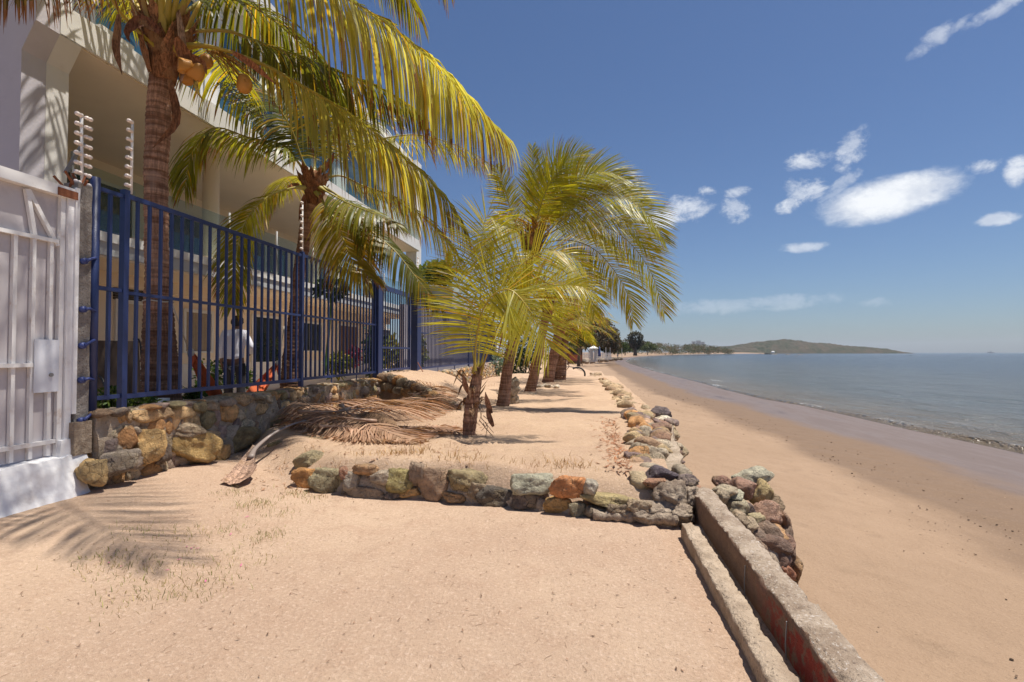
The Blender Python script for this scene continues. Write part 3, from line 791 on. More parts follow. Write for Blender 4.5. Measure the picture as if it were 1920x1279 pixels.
F = [  # pixel path with distance, leaflet length, extra arguments
    ([(322, 100, 6.65), (347, 88, 6.6), (389, 87, 6.65), (447, 103, 6.8), (506, 127, 7.0), (565, 160, 7.2), (623, 193, 7.45), (692, 239, 7.75), (750, 288, 8.0), (800, 330, 8.2), (846, 384, 8.4), (869, 425, 8.5)], 1.30, dict(n=105, droop=2.3, start=.23, col=(.29, .30, .085), col2=(.48, .44, .13), rad=.036, width=.036, seed=1, rcol=(.42, .29, .035), wind=W * .6, brown=.2)),
    ([(318, 70, 6.65), (345, 10, 6.6), (420, -75, 6.6), (520, -75, 6.8), (600, -40, 7.0), (650, -4, 7.1), (708, 32, 7.3), (760, 71, 7.5), (817, 121, 7.8), (862, 167, 8.1), (896, 204, 8.3), (950, 256, 8.5)], 1.62, dict(n=112, droop=2.5, start=.26, col=(.32, .33, .11), col2=(.50, .47, .16), rad=.036, width=.040, seed=2, rcol=(.45, .30, .05), wind=W * .4, brown=.25)),
    ([(320, 80, 6.7), (353, 61, 6.75), (424, 58, 7.0), (467, 72, 7.2), (516, 90, 7.5), (584, 112, 7.9), (643, 138, 8.2), (700, 160, 8.5), (758, 192, 8.8), (790, 222, 9.0)], 1.05, dict(n=95, droop=1.9, start=.22, col=DARKG, col2=(.12, .11, .02), rad=.032, width=.034, seed=3, rcol=(.36, .27, .05), wind=W)),
    ([(318, 60, 6.8), (342, 29, 6.9), (400, -5, 7.2), (470, 10, 7.7), (540, 60, 8.2), (600, 120, 8.6), (640, 190, 8.9)], 1.15, dict(n=85, droop=1.5, start=.16, col=DARKG, col2=(.13, .12, .02), rad=.03, width=.034, seed=4, wind=W)),
    ([(300, 97, 6.6), (262, 62, 6.45), (225, 22, 6.2), (170, -60, 5.7), (90, -90, 5.1), (20, -60, 4.7), (-40, 0, 4.5)], 1.0, dict(n=70, droop=1.6, start=.25, col=(.11, .08, .02), col2=(.20, .13, .03), rad=.034, width=.026, seed=5, rcol=(.42, .31, .035), brown=.5)),
    ([(309, 60, 6.7), (310, 0, 6.8), (320, -120, 7.2), (380, -230, 7.8), (470, -280, 8.5)], 1.2, dict(n=70, droop=1.2, seed=6, rad=.034, rcol=(.42, .33, .035))),
    ([(316, 60, 6.7), (400, -90, 6.8), (520, -190, 7.1), (640, -160, 7.6), (725, -80, 8.0), (768, 0, 8.3), (782, 30, 8.4)], 1.2, dict(n=90, droop=1.5, start=.3, seed=7, rad=.032, wind=W)),
    ([(318, 60, 6.65), (420, -140, 6.4), (560, -300, 6.5), (700, -260, 6.9), (800, -120, 7.3), (835, -30, 7.5)], 1.1, dict(n=80, droop=1.6, start=.3, seed=8, rad=.03, brown=.35, wind=W)),
]
for pts, L, kw in F: frond(p0, PP(pts), L, **{**kw, 'n': int(kw['n'] * 1.25), 'width': kw.get('width', .03) * 1.3})
# leaves on the side of the crown that faces the sea and the viewer, above the picture
for i, (az, e0, Ln, sag) in enumerate([(-1.25, 1.05, 3.4, 1.5), (-2.2, .9, 3.3, 1.6), (2.6, .9, 3.2, 1.4), (1.9, .6, 3.3, 1.7), (3.6, 1.1, 3.2, 1.2)]):
    frond(p0, arc(cc, az, e0, Ln, sag, V((.25, 0, 0))), 1.0, n=60, droop=1.5, seed=20 + i, rad=.034, width=.036)
frond(p0, [cc, V((-4.2, 5.1, 6.5)), V((-3.0, 4.65, 6.9)), V((-2.0, 4.1, 6.6)), V((-1.15, 3.6, 5.8))], 1.15, n=62, droop=.8, seed=29, rad=.034, width=.042, start=.2)
frond(p0, [cc, V((-4.5, 5.0, 6.3)), V((-3.7, 4.2, 6.6)), V((-3.0, 3.5, 6.2)), V((-2.5, 2.9, 5.4))], 1.0, n=52, droop=.8, seed=30, rad=.034, width=.042, start=.25)
mb = MB()
for pts, w, col in [([(223, 27, 6.3), (222, 60, 6.3), (219, 90, 6.3), (229, 140, 6.28)], .055, (.26, .14, .085)), ([(334, 18, 6.5), (342, 70, 6.5), (346, 120, 6.5), (335, 172, 6.45)], .05, (.36, .24, .17)),
                    ([(318, 150, 6.5), (331, 200, 6.5), (330, 235, 6.5), (305, 260, 6.5), (286, 278, 6.48)], .06, (.22, .10, .05)), ([(430, 95, 6.75), (470, 120, 6.75), (505, 148, 6.75), (518, 158, 6.75)], .045, (.42, .16, .07)),
                    ([(300, 60, 6.4), (268, 40, 6.3), (240, 60, 6.3), (244, 80, 6.3)], .08, (.17, .075, .05)), ([(330, 70, 6.4), (352, 110, 6.45), (380, 120, 6.5), (388, 140, 6.5)], .09, (.30, .13, .06)),
                    ([(355, 110, 6.5), (366, 140, 6.5), (370, 170, 6.5), (382, 190, 6.5)], .03, (.50, .38, .10))]:
    mb = MB(); strip(mb, PP(pts), w, col, normal=c_fwd * -1); mb.build("dry_spathe", M['husk'], p0, smooth=True)
for px, py, d, r in [(366, 133, 6.5, .10), (457, 157, 6.75, .095), (345, 122, 6.4, .09), (385, 118, 6.75, .085), (352, 142, 6.7, .09)]:
    mb = MB(); rock(mb, P(px, py, d), r, r, r * 1.25, px, 3, .03, planes=6); mb.build("coconut", M['coconut'], p0, smooth=True)
mb = MB(); rs = np.random.RandomState(4)
for k in range(26):
    a = P(400 + rs.uniform(-15, 15), 95, 6.75); b = P(450 + rs.uniform(-28, 35), 140 + rs.uniform(-18, 22), 6.75 + rs.uniform(-.15, .15))
    mb.tube([a, a.lerp(b, .5) + V((0, 0, .05)), b], [.008, .006, .004], 4, col=(.45, .24, .05))
mb.build("flower_stalk", M['husk'], p0)

# ---- the second palm inside the fence, leaning to the right
b1 = atX(543, 745, -5.6)
p1 = thing("coconut_palm", (b1.x, b1.y, .5), "coconut palm behind the blue fence beside the man, trunk leaning right with low drooping fronds", "palm tree", GPALM)
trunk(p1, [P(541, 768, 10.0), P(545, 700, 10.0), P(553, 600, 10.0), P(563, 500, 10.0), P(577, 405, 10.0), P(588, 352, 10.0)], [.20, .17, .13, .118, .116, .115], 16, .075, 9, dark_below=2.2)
c1 = P(590, 338, 10.0)
crown_husk(p1, P(588, 352, 10.0), .19, .62, 8, (.22, .10, .045), n=16)
F = [
    ([(580, 335, 9.95), (556, 300, 9.8), (530, 272, 9.6), (467, 258, 9.4), (402, 240, 9.2), (362, 282, 9.0), (346, 352, 8.9)], 1.0, dict(n=85, droop=1.5, seed=31, col=(.15, .18, .02), col2=(.32, .30, .03), rad=.032, start=.12)),
    ([(575, 352, 9.9), (547, 353, 9.7), (505, 368, 9.5), (470, 400, 9.3), (450, 443, 9.2), (440, 507, 9.1), (437, 572, 9.0)], .8, dict(n=85, droop=.9, seed=32, col=(.17, .185, .02), col2=(.36, .31, .03), rad=.03, rcol=(.42, .36, .10), start=.10)),
    ([(595, 362, 9.9), (618, 395, 9.7), (637, 430, 9.6), (660, 487, 9.5), (694, 522, 9.4)], .95, dict(n=70, droop=1.0, seed=33, col=(.18, .17, .02), col2=(.38, .30, .03), rad=.028, rcol=(.35, .30, .05), start=.12)),
    ([(600, 348, 10.0), (640, 372, 9.9), (693, 430, 9.7), (740, 470, 9.6), (780, 520, 9.5), (822, 572, 9.4)], .72, dict(n=75, droop=1.7, seed=34, col=DARKG, col2=(.17, .15, .02), rad=.03, start=.2)),
    ([(600, 335, 10.1), (640, 330, 10.3), (680, 348, 10.5), (750, 374, 10.9), (817, 430, 11.2), (859, 482, 11.4)], .95, dict(n=85, droop=1.5, seed=35, col=(.20, .20, .025), col2=(.40, .33, .035), rad=.03)),
    ([(600, 320, 10.1), (650, 280, 10.4), (733, 257, 10.8), (792, 254, 11.2), (862, 275, 11.6), (917, 308, 11.9), (940, 352, 12.1)], 1.0, dict(n=90, droop=1.6, seed=36, col=(.19, .20, .025), col2=(.38, .33, .035), rad=.03)),
    ([(585, 330, 9.9), (567, 300, 9.8), (545, 240, 9.6), (510, 185, 9.4), (470, 140, 9.3), (430, 120, 9.2)], 1.05, dict(n=85, droop=.9, seed=37, col=DARKG, col2=(.13, .13, .018), rad=.03, start=.14)),
    ([(590, 325, 10.0), (592, 270, 10.1), (600, 215, 10.3), (625, 165, 10.6)], 1.0, dict(n=60, droop=.9, seed=38, col=(.16, .17, .02), col2=(.34, .29, .03), rad=.028)),
    ([(592, 330, 10.2), (640, 260, 10.8), (690, 215, 11.4), (750, 195, 12.0), (800, 215, 12.4)], .95, dict(n=70, droop=1.3, seed=39, rad=.028, wind=W)),
    ([(588, 345, 10.2), (560, 330, 10.8), (530, 340, 11.4), (505, 390, 11.8)], .8, dict(n=55, droop=1.2, seed=40, rad=.026)),
    ([(600, 352, 9.9), (650, 380, 9.5), (700, 400, 9.2), (745, 420, 9.0)], .8, dict(n=55, droop=1.5, seed=41, rad=.026, col=DARKG)),
]
for pts, L, kw in F: frond(p1, PP(pts), L * 1.08, face=(-c_fwd * .5 + V((0, 0, .8))).normalized(), width=.038, **{**kw, 'n': int(kw['n'] * 1.25), 'droop': kw['droop'] * .85})
for pts, w, col in [([(560, 345, 9.8), (545, 352, 9.7), (535, 360, 9.7)], .06, (.40, .19, .08)), ([(600, 365, 9.8), (606, 390, 9.8), (608, 420, 9.8)], .06, (.30, .14, .06)), ([(572, 365, 9.75), (566, 395, 9.75), (560, 415, 9.75)], .06, (.24, .10, .05)), ([(610, 320, 9.8), (622, 300, 9.8), (626, 285, 9.8)], .05, (.36, .14, .07))]:
    mb = MB(); strip(mb, PP(pts), w, col, normal=c_fwd * -1); mb.build("dry_spathe", M['husk'], p1, smooth=True)

# ---- the small young palm on the terrace
pa = thing("young_palm", P(878, 820, 7.55), "small young palm with shaggy trunk, one frond curling over, nearest the stone row", "palm tree", GPALM)
trunk(pa, [P(878, 826, 7.55), P(881, 790, 7.55), P(886, 755, 7.55), P(893, 715, 7.55), P(897, 688, 7.55)], [.088, .105, .105, .085, .062], 14, .08, 12)
YG = dict(col=(.30, .32, .028), col2=(.50, .46, .04), width=.020)
F = [
    ([(890, 700, 7.5), (893, 640, 7.45), (904, 585, 7.4), (925, 553, 7.3), (955, 543, 7.2), (985, 570, 7.1), (1010, 612, 7.05), (1030, 650, 7.0)], .92, dict(n=88, droop=.25, start=.12, seed=51, rad=.022, lift=.05, sweep=1.05, rcol=(.50, .36, .05), **{**YG, 'width': .027, 'col': (.34, .35, .05), 'col2': (.50, .48, .09)})),
    ([(896, 700, 7.6), (900, 610, 7.7), (902, 510, 7.8), (905, 440, 7.85), (914, 405, 7.8), (935, 420, 7.75)], .72, dict(n=64, droop=.2, start=.3, seed=52, rad=.02, sweep=.75, rcol=(.50, .40, .08), **YG)),
    ([(898, 700, 7.6), (922, 610, 7.6), (955, 525, 7.6), (997, 482, 7.6), (1035, 470, 7.6), (1075, 482, 7.6), (1095, 500, 7.6)], .66, dict(n=72, droop=.35, start=.2, seed=53, rad=.02, rcol=(.46, .38, .06), **YG)),
    ([(899, 705, 7.55), (935, 610, 7.5), (982, 555, 7.4), (1030, 533, 7.3), (1085, 537, 7.2), (1120, 552, 7.15)], .52, dict(n=70, droop=.5, start=.2, seed=54, rad=.02, rcol=(.50, .32, .04), **YG)),
    ([(892, 700, 7.65), (880, 620, 7.8), (865, 555, 8.0), (850, 510, 8.2), (835, 490, 8.3)], .68, dict(n=56, droop=.4, start=.2, seed=55, rad=.018, **YG)),
]
for pts, L, kw in F: frond(pa, PP(pts), L * 1.15, segs=4, flare=.9, brown=.05, face=FACE, **{**kw, 'n': int(kw['n'] * 1.05)})
mb = MB(); rs = np.random.RandomState(5)
for k in range(20):
    a = rs.uniform(0, 6.28); z = rs.uniform(.35, .95); o = V((math.cos(a), math.sin(a), 0)); c = P(884, 770, 7.55); c.z = .25 + z
    r0 = .09; q = c + o * r0
    strip(mb, [q, q + o * .06 + V((0, 0, .08)), q + o * rs.uniform(.08, .2) + V((0, 0, rs.uniform(-.2, .2)))], rs.uniform(.02, .05), tuple(V((.30, .18, .10)) * rs.uniform(.6, 1.4)), normal=o)
for px, py in ((868, 700), (910, 735), (913, 760)):
    strip(mb, [P(px + 12, py + 40, 7.45), P(px + 4, py + 20, 7.42), P(px, py, 7.42)], .04, (.33, .17, .10), normal=c_fwd * -1)
for k in range(14):
    q = P(886 + rs.uniform(-8, 26), 720 + rs.uniform(0, 90), 7.4); mb.tube([q, q + V((rs.uniform(-.05, .1), 0, -.08)), q + V((rs.uniform(-.05, .2), -.02, -.22))], [.006, .005, .003], 4, col=(.36, .23, .15))
mb.build("dead_sheath", M['husk'], pa, smooth=True)

# ---- the full palm behind it, crown blown towards the sea
pb = thing("coconut_palm", P(943, 765, 11.9), "full palm just behind the young palm, fronds blown seaward, yellow flower spray", "palm tree", GPALM)
trunk(pb, [P(942, 768, 11.9), P(950, 705, 11.9), P(962, 640, 11.9), P(975, 575, 11.9), P(988, 510, 11.9), P(998, 462, 11.9)], [.155, .132, .122, .118, .115, .105], 14, .075, 21)
crown_husk(pb, P(998, 462, 11.9), .2, .7, 22, (.28, .15, .06), n=14)
BG = dict(col=(.29, .31, .026), col2=(.50, .46, .036))
Wb = V((.35, .0, .05))
F = [
    ([(998, 455, 11.9), (1000, 400, 12), (1000, 335, 12.1), (998, 275, 12.2)], .55, dict(n=50, droop=.1, start=.2, seed=61, sweep=.35)),
    ([(1000, 450, 11.9), (1015, 380, 12), (1040, 325, 12.1), (1070, 295, 12.1), (1100, 288, 12.1)], .95, dict(n=75, droop=.35, seed=62, wind=Wb)),
    ([(1002, 450, 11.9), (1035, 390, 11.8), (1075, 350, 11.7), (1120, 335, 11.6), (1165, 350, 11.5), (1205, 385, 11.4)], 1.0, dict(n=80, droop=.7, seed=63, wind=Wb)),
    ([(1003, 452, 11.9), (1060, 395, 11.6), (1110, 368, 11.3), (1165, 370, 11.1), (1215, 402, 10.9), (1248, 455, 10.8)], 1.0, dict(n=85, droop=.8, seed=64, wind=Wb)),
    ([(1004, 456, 11.9), (1065, 420, 11.5), (1120, 420, 11.2), (1175, 450, 10.9), (1220, 510, 10.7), (1246, 588, 10.6)], 1.0, dict(n=85, droop=.9, seed=65, wind=Wb * .8)),
    ([(1004, 460, 11.9), (1060, 450, 11.5), (1110, 465, 11.2), (1150, 505, 10.9), (1178, 555, 10.8), (1188, 605, 10.7)], .9, dict(n=80, droop=.9, seed=66, wind=Wb * .6)),
    ([(994, 452, 11.9), (968, 420, 11.8), (952, 375, 11.7), (940, 335, 11.6), (930, 312, 11.6)], .55, dict(n=55, droop=.7, seed=67, sweep=.45)),
    ([(992, 456, 11.9), (965, 430, 11.5), (935, 430, 11.2), (912, 455, 11.0), (900, 500, 10.9)], .7, dict(n=60, droop=1.0, seed=68)),
    ([(1000, 465, 11.8), (1040, 470, 11.3), (1080, 500, 10.9), (1105, 545, 10.7), (1115, 590, 10.6)], .8, dict(n=70, droop=.9, seed=69, wind=Wb * .4)),
    ([(997, 462, 11.8), (990, 480, 11.3), (975, 520, 11.0), (962, 570, 10.8)], .7, dict(n=55, droop=.7, seed=70)),
    ([(1000, 450, 12), (1030, 380, 12.6), (1080, 330, 13.2), (1130, 320, 13.8)], .9, dict(n=60, droop=.6, seed=71, wind=Wb)),
    ([(1000, 455, 12), (1050, 430, 12.8), (1110, 440, 13.4), (1160, 480, 13.8)], .9, dict(n=60, droop=.9, seed=72, wind=Wb)),
    ([(1004, 452, 11.8), (1040, 380, 11.6), (1085, 335, 11.5), (1135, 322, 11.4), (1178, 338, 11.3)], .95, dict(n=70, droop=.5, seed=74, wind=Wb)),
    ([(1006, 455, 11.8), (1060, 408, 11.5), (1120, 395, 11.2), (1180, 420, 11.0), (1225, 480, 10.9)], .95, dict(n=70, droop=.7, seed=75, wind=Wb)),
    ([(1000, 452, 11.8), (1010, 400, 11.6), (1030, 345, 11.5), (1058, 310, 11.4)], .9, dict(n=60, droop=.3, seed=77, wind=Wb)),
    ([(995, 455, 12), (970, 420, 12.8), (950, 410, 13.5), (925, 430, 14)], .8, dict(n=55, droop=.9, seed=73, wind=Wb * .5)),
]
for pts, L, kw in F: kw = {**kw, 'droop': kw['droop'] * .55, 'n': int(kw['n'] * 1.6)}; frond(pb, PP(pts), L * 1.0, tiplen=.28, rad=.022, brown=.05, width=.023, face=FACE, **kw, **BG)
mb = MB(); rs = np.random.RandomState(9)
for k in range(46):
    a = P(1000, 438, 11.7); b = a + V((rs.uniform(-.38, .42), rs.uniform(-.3, .1), rs.uniform(-.05, .42) - .0)); e = b + V((rs.uniform(-.05, .1), 0, -rs.uniform(.05, .2)))
    mb.tube([a, a.lerp(b, .6) + V((0, 0, .08)), b, e], [.012, .012, .010, .008], 4, col=tuple(V((.62, .36, .04)) * rs.uniform(.7, 1.2)))
mb.build("flower_spray", M['husk'], pb)

# ---- three more palms further along the row
def far_palm(px, py, d, path, radii, L, n, seed, label, cols, bias=V((.3, 0, 0)), nfr=14, shaggy=False, low=False):
    b = P(px, py, d); r = thing("coconut_palm", b, label, "palm tree", GPALM); rs = np.random.RandomState(seed)
    pts = [P(x, y, d) for x, y in path]; trunk(r, pts, radii, 12, .09, seed)
    c = pts[-1]; crown_husk(r, c, radii[-1] * 1.35, .7, seed, (.27, .15, .07), n=10)
    for k in range(nfr):
        az = k * 2.399 + rs.uniform(-.25, .25); e0 = rs.uniform(.15, 1.25) if not low else rs.uniform(-.1, .9)
        frond(r, arc(c, az, e0, L * rs.uniform(.8, 1.1), rs.uniform(1.0, 1.9), bias), L * .30, n=n, droop=rs.uniform(.6, 1.2), seed=seed * 50 + k, rad=.024, wind=bias, segs=3, col=cols[0], col2=cols[1], brown=.15)
    if shaggy:
        mb = MB()
        for k in range(90):
            f = rs.uniform(.05, .95); q = pts[0].lerp(pts[-1], f); a = rs.uniform(0, 6.28); o = V((math.cos(a), math.sin(a), 0)); rr = np.interp(f, np.linspace(0, 1, len(radii)), radii)
            q = q + o * rr * .9; ln = rs.uniform(.25, .6)
            strip(mb, [q, q + o * .12 + V((0, 0, ln * .4)), q + o * rs.uniform(.10, .3) + V((0, 0, ln * rs.uniform(-.9, 1.0)))], rs.uniform(.03, .07), tuple(V((.30, .18, .11)) * rs.uniform(.6, 1.5)), normal=o)
        mb.build("dead_sheath", M['husk'], r, smooth=True)
far_palm(993, 739, 16.2, [(992, 741), (1001, 705), (1009, 665), (1018, 620), (1027, 575)], [.19, .155, .14, .13, .12], 2.3, 42, 5, "third palm of the row, leaning right out of a bare patch beside the white stone", ((.14, .15, .015), (.29, .25, .02)), nfr=13)
far_palm(1027, 717, 21.0, [(1026, 719), (1033, 690), (1041, 655), (1049, 615)], [0.241, 0.206, 0.189, 0.172], 2.3, 36, 6, "fourth palm of the row with husks heaped at its foot", ((.16, .17, .015), (.33, .28, .02)), nfr=13)
far_palm(1049, 713, 23.5, [(1047, 715), (1049, 690), (1053, 650), (1060, 600)], [0.344, 0.310, 0.258, 0.206], 2.5, 36, 7, "farthest palm of the row, trunk shaggy with hanging dead sheaths", ((.17, .18, .015), (.36, .30, .02)), nfr=14, shaggy=True, low=True)
# ------------------------------------------------------------------ apartment building
YZ = .45
bl = thing("apartment_building", (-7.1, 13, YZ), "three storey beige and white apartment building with balconies behind the blue fence", "building")
mb = MB()      # ground floor wall
def part(name, mat, boxes, parent=bl, label=None):
    m = MB()
    for b in boxes: m.box(*b)
    return m.build(name, mat, parent, label=label)
GX = -8.6
part("ground_floor_wall", M['stucco_beige'], [(GX - .2, GX, 5.8, 21.2, YZ, 2.96)])
part("wall_base", M['stucco_white'], [(GX, GX + .02, 7.2, 21.2, YZ, 1.25)])
b = part("balcony_slab", M['stucco_grey'], [(-12, -7.13, 5.8, 21.0, 2.96, 3.16)])
part("slab_edge", M['stucco_white'], [(-12, -7.10, 5.8, 21.03, 3.16, 3.30)], b)
part("balcony_ceiling", M['stucco_beige'], [(-11.2, -7.16, 5.8, 20.95, 2.93, 2.957)], b)
part("upper_wall", M['stucco_beige'], [(-10.9, -10.6, 5.8, 21, 3.30, 5.72)])
b = part("upper_slab", M['stucco_white'], [(-12, -6.9, 5.77, 20.6, 5.745, 6.16)])
part("balcony_ceiling", M['stucco_beige'], [(-11, -6.94, 6.08, 20.55, 5.72, 5.742)], b)
# end wall with the flared corbel that carries the upper slab
def prism(m, poly, y0, y1):
    n = len(poly); vs = [(x, y0, z) for x, z in poly] + [(x, y1, z) for x, z in poly]
    m.add(vs, [tuple(range(n)), tuple(range(2 * n - 1, n - 1, -1))] + [(i, i + n, (i + 1) % n + n, (i + 1) % n) for i in range(n)])
m = MB(); prism(m, [(-14, 0), (-7.1, 0), (-7.1, 5.36), (-6.9, 5.72), (-6.9, 6.14), (-7.28, 6.2), (-7.36, 12.0), (-14, 12.0)], 5.46, 5.76)
m.build("end_wall", M['stucco_shade'], bl)
m = MB(); prism(m, [(-7.6, .45), (-7.097, .45), (-7.097, 5.357), (-6.897, 5.717), (-7.6, 5.717)], 5.762, 6.06)
m.build("end_pier", M['stucco_white'], bl)
part("far_pier", M['stucco_white'], [(-7.5, -7.05, 20.55, 21.2, 3.30, 9.6)])
# top floor
part("top_wall", M['stucco_white'], [(-7.9, -7.55, 5.78, 6.5, 6.16, 9.0), (-7.9, -7.55, 9.15, 9.5, 6.16, 9.0), (-7.9, -7.55, 11.6, 12.1, 6.16, 9.0), (-7.9, -7.55, 14.6, 15.2, 6.16, 9.0), (-7.9, -7.55, 17.9, 20.6, 6.16, 9.0), (-7.9, -7.56, 6.5, 17.9, 8.5, 9.0)])
part("roof_slab", M['stucco_white'], [(-12, -7.0, 5.78, 20.9, 9.0, 9.35)])
for y0, y1 in ((6.75, 9.13), (9.53, 11.57), (12.13, 14.57), (15.23, 17.87)):
    f = MB(); f.box(-7.72, -7.58, y0, y0 + .07, 6.2, 8.48); f.box(-7.72, -7.58, y1 - .07, y1, 6.2, 8.48); f.box(-7.72, -7.58, (y0 + y1) / 2 - .04, (y0 + y1) / 2 + .04, 6.2, 8.48); f.box(-7.72, -7.58, y0 + .07, y1 - .07, 8.40, 8.48); f.box(-7.72, -7.58, y0 + .07, y1 - .07, 6.2, 6.27)
    w = f.build("window", M['frame'], bl); part("pane", M['glass_blue'], [(-7.66, -7.645, y0 + .06, y1 - .06, 6.25, 8.42)], w)
part("mullion", M['steel'], [(-7.55, -7.42, 6.5, 6.72, 6.16, 9.0)])
m = MB(); m.box(-7.02, -6.92, 6.35, 6.9, 6.163, 6.24); m.build("sill", M['stucco_white'], bl)
part("railing_glass", M['rail_glass'], [(-6.985, -6.97, 6.95 + 1.53 * k, 8.43 + 1.53 * k, 6.2, 7.15) for k in range(3, 9)])
# balcony columns
for y in (9.6, 13.7, 17.6):
    m = MB(); m.tube([(-7.75, y, 3.3), (-7.75, y, 5.74)], .155, 20); m.build("column", M['stucco_beige'], bl, smooth=True)
# first floor balcony: glass railing, posts, sliding doors
for k in range(9):
    y0 = 6.25 + 1.62 * k
    part("railing_panel", M['rail_glass'], [(-7.24, -7.228, y0 + .05, y0 + 1.55, 3.36, 4.25)])
    m = MB(); m.tube([(-7.234, y0, 3.3), (-7.234, y0, 4.36)], .022, 8); m.tube([(-7.234, y0, 4.0), (-7.19, y0, 4.0)], .03, 6); m.build("railing_post", M['steel'], bl, smooth=True)
for y0, y1, z1 in ((6.6, 7.5, 5.3), (8.1, 10.6, 5.3), (11.4, 13.4, 5.2), (14.4, 16.8, 5.2), (17.6, 19.6, 5.2)):
    f = MB(); f.box(-10.62, -10.54, y0, y0 + .07, 3.31, z1); f.box(-10.62, -10.54, y1 - .07, y1, 3.31, z1); f.box(-10.62, -10.54, y0 + .07, y1 - .07, z1 - .07, z1); f.box(-10.62, -10.54, (y0 + y1) / 2 - .04, (y0 + y1) / 2 + .04, 3.31, z1 - .07)
    w = f.build("sliding_door", M['frame'], bl); part("pane", M['glass'], [(-10.595, -10.58, y0 + .06, y1 - .06, 3.34, z1 - .06)], w)
# ground floor openings (left, top, right, bottom as seen through the fence -> points on the wall plane)
def opening(x0, y0, x1, y1, kind, zt=None, zb=None):
    a = atX(x0, y0, GX); b_ = atX(x1, y1, GX); z1 = zt or a.z; z0 = zb if zb is not None else b_.z
    A, B = a.y, b_.y; f = MB(); t = .07
    f.box(GX - .05, GX + .045, A, A + t, z0, z1); f.box(GX - .05, GX + .045, B - t, B, z0, z1); f.box(GX - .05, GX + .045, A + t, B - t, z1 - t, z1); f.box(GX - .05, GX + .045, A + t, B - t, z0, z0 + t * .6)
    if kind in ("slide", "window"): c = (A + B) / 2; f.box(GX - .04, GX + .04, c - .035, c + .035, z0 + t * .6, z1 - t)
    w = f.build("door" if kind in ("door", "slide", "brown") else "window", M['frame'], bl)
    if kind == "door": part("door_leaf", M['door'], [(GX + .004, GX + .018, A + t, B - t, z0 + .03, z1 - t)], w)
    elif kind == "brown": part("door_leaf", M['brown_door'], [(GX + .004, GX + .018, A + t, B - t, z0 + .03, z1 - t)], w)
    elif kind == "curtain":
        m = MB(); n = 60
        for k in range(n):
            u0, u1 = A + t + (B - A - 2 * t) * k / n, A + t + (B - A - 2 * t) * (k + 1) / n
            x_ = lambda u: GX + .008 + .006 * math.sin(u * 70)
            m.add([(x_(u0), u0, z0 + .04), (x_(u1), u1, z0 + .04), (x_(u1), u1, z1 - t), (x_(u0), u0, z1 - t)], [(0, 1, 2, 3)])
        m.build("curtain", M['curtain'], w, smooth=True)
    else: part("pane", M['glass'], [(GX + .004, GX + .016, A + t - .01, B - t + .01, z0 + .03, z1 - t + .01)], w)
opening(214, 560, 276, 700, "door", zb=.50)
a = atX(212, 526, GX); b_ = atX(279, 548, GX)
f = MB()
for k in range(7): f.box(GX + .002, GX + .03 + .01 * (k % 2), a.y, b_.y + .1, a.z - .05 * k - .043, a.z - .05 * k)
f.build("louvre", M['louvre'], bl)
opening(342, 578, 397, 662, "curtain"); opening(470, 588, 527, 700, "slide", zb=.50); opening(556, 600, 603, 660, "window"); opening(632, 606, 668, 680, "brown", zb=.50); opening(690, 612, 730, 690, "slide", zb=.5)
part("balcony_beam", M['stucco_beige'], [(GX + .0, GX + .25, 6.0, 21, 2.70, 2.928)])
part("wall_sign", M['yellow'], [(-7.047, -7.035, 20.7, 20.95, 4.6, 4.95)])
m = MB(); m.box(-9.2, -5.31, 4.6, 30, .30, YZ); tag(m.build("yard_paving", M['paving']), kind="structure")

# ------------------------------------------------------------------ garden wall and planter beyond the building
m = MB(); m.box(-6.5, -6.3, 21.3, 29, .4, 4.0)
tag(m.build("garden_wall", M['garden_wall']), "lilac grey garden wall behind the far run of blue fence", "wall")
m = MB(); m.box(-5.75, -5.6, 15.2, 28.2, .4, 3.0)
tag(m.build("boundary_wall", M['garden_wall']), "low grey wall close behind the far blue fence bars", "wall")
c = atX(816, 553, -6.0)
pl = thing("planter", (c.x, c.y, 3.4), "round green grey planter on top of the wall at the end of the building", "planter")
m = MB(); m.tube([(c.x, c.y, 3.35), (c.x, c.y, 3.42), (c.x, c.y, 4.0), (c.x, c.y, 4.08), (c.x, c.y, 4.02)], [.62, .66, .72, .78, .66], 24); m.build("pot", M['planter'], pl, smooth=True)

# ------------------------------------------------------------------ blue fence: four sections and a gate
FX = -5.0
def fence_section(y0, y1, z0, z1, zm, label, gap=.16, name="metal_fence", cat="fence", first=True, last=True, bw=.021, posts=None, grp="blue bar fence sections", foot=.10):
    r = thing(name, (FX, y0, z0), label, cat, grp)
    for y in (posts if posts is not None else [y0] * first + [y1] * last):
        m = MB(); m.box(FX - .032, FX + .032, y - .032, y + .032, z0 - .16, z1 + .06); m.build("post", M['blue'], r)
    for z, w in ((z1, .05), (z0, .05), (zm, .035)):
        m = MB(); m.box(FX - .018, FX + .018, y0 + .042, y1 - .042, z - w / 2, z + w / 2); m.build("rail", M['blue'], r)
    n = int(round((y1 - y0) / gap)) - 1
    for k in range(n):
        y = y0 + (y1 - y0) * (k + 1) / (n + 1)
        m = MB(); m.tube([(FX + .0, y, z0 + .02), (FX + .0, y, z1 - .02)], bw, 4, ref=V((1, 1, 0))); m.build("bar", M['blue'], r)
    if foot:
        for y in (y0 + (y1 - y0) * .33, y0 + (y1 - y0) * .66):
            m = MB(); m.tube([(FX, y, z0 - .16), (FX, y, z0 - .02)], .012, 6); m.build("foot", M['blue'], r)
    return r
f1 = fence_section(4.905, 8.43, 1.02, 3.22, 2.155, "tall blue bar fence section nearest the white gate, man and hammock behind it", last=False)
m = MB(); m.tube([(FX, 4.56, .74), (FX, 4.56, 3.30)], .045, 14); m.build("post", M['blue'], f1, smooth=True)
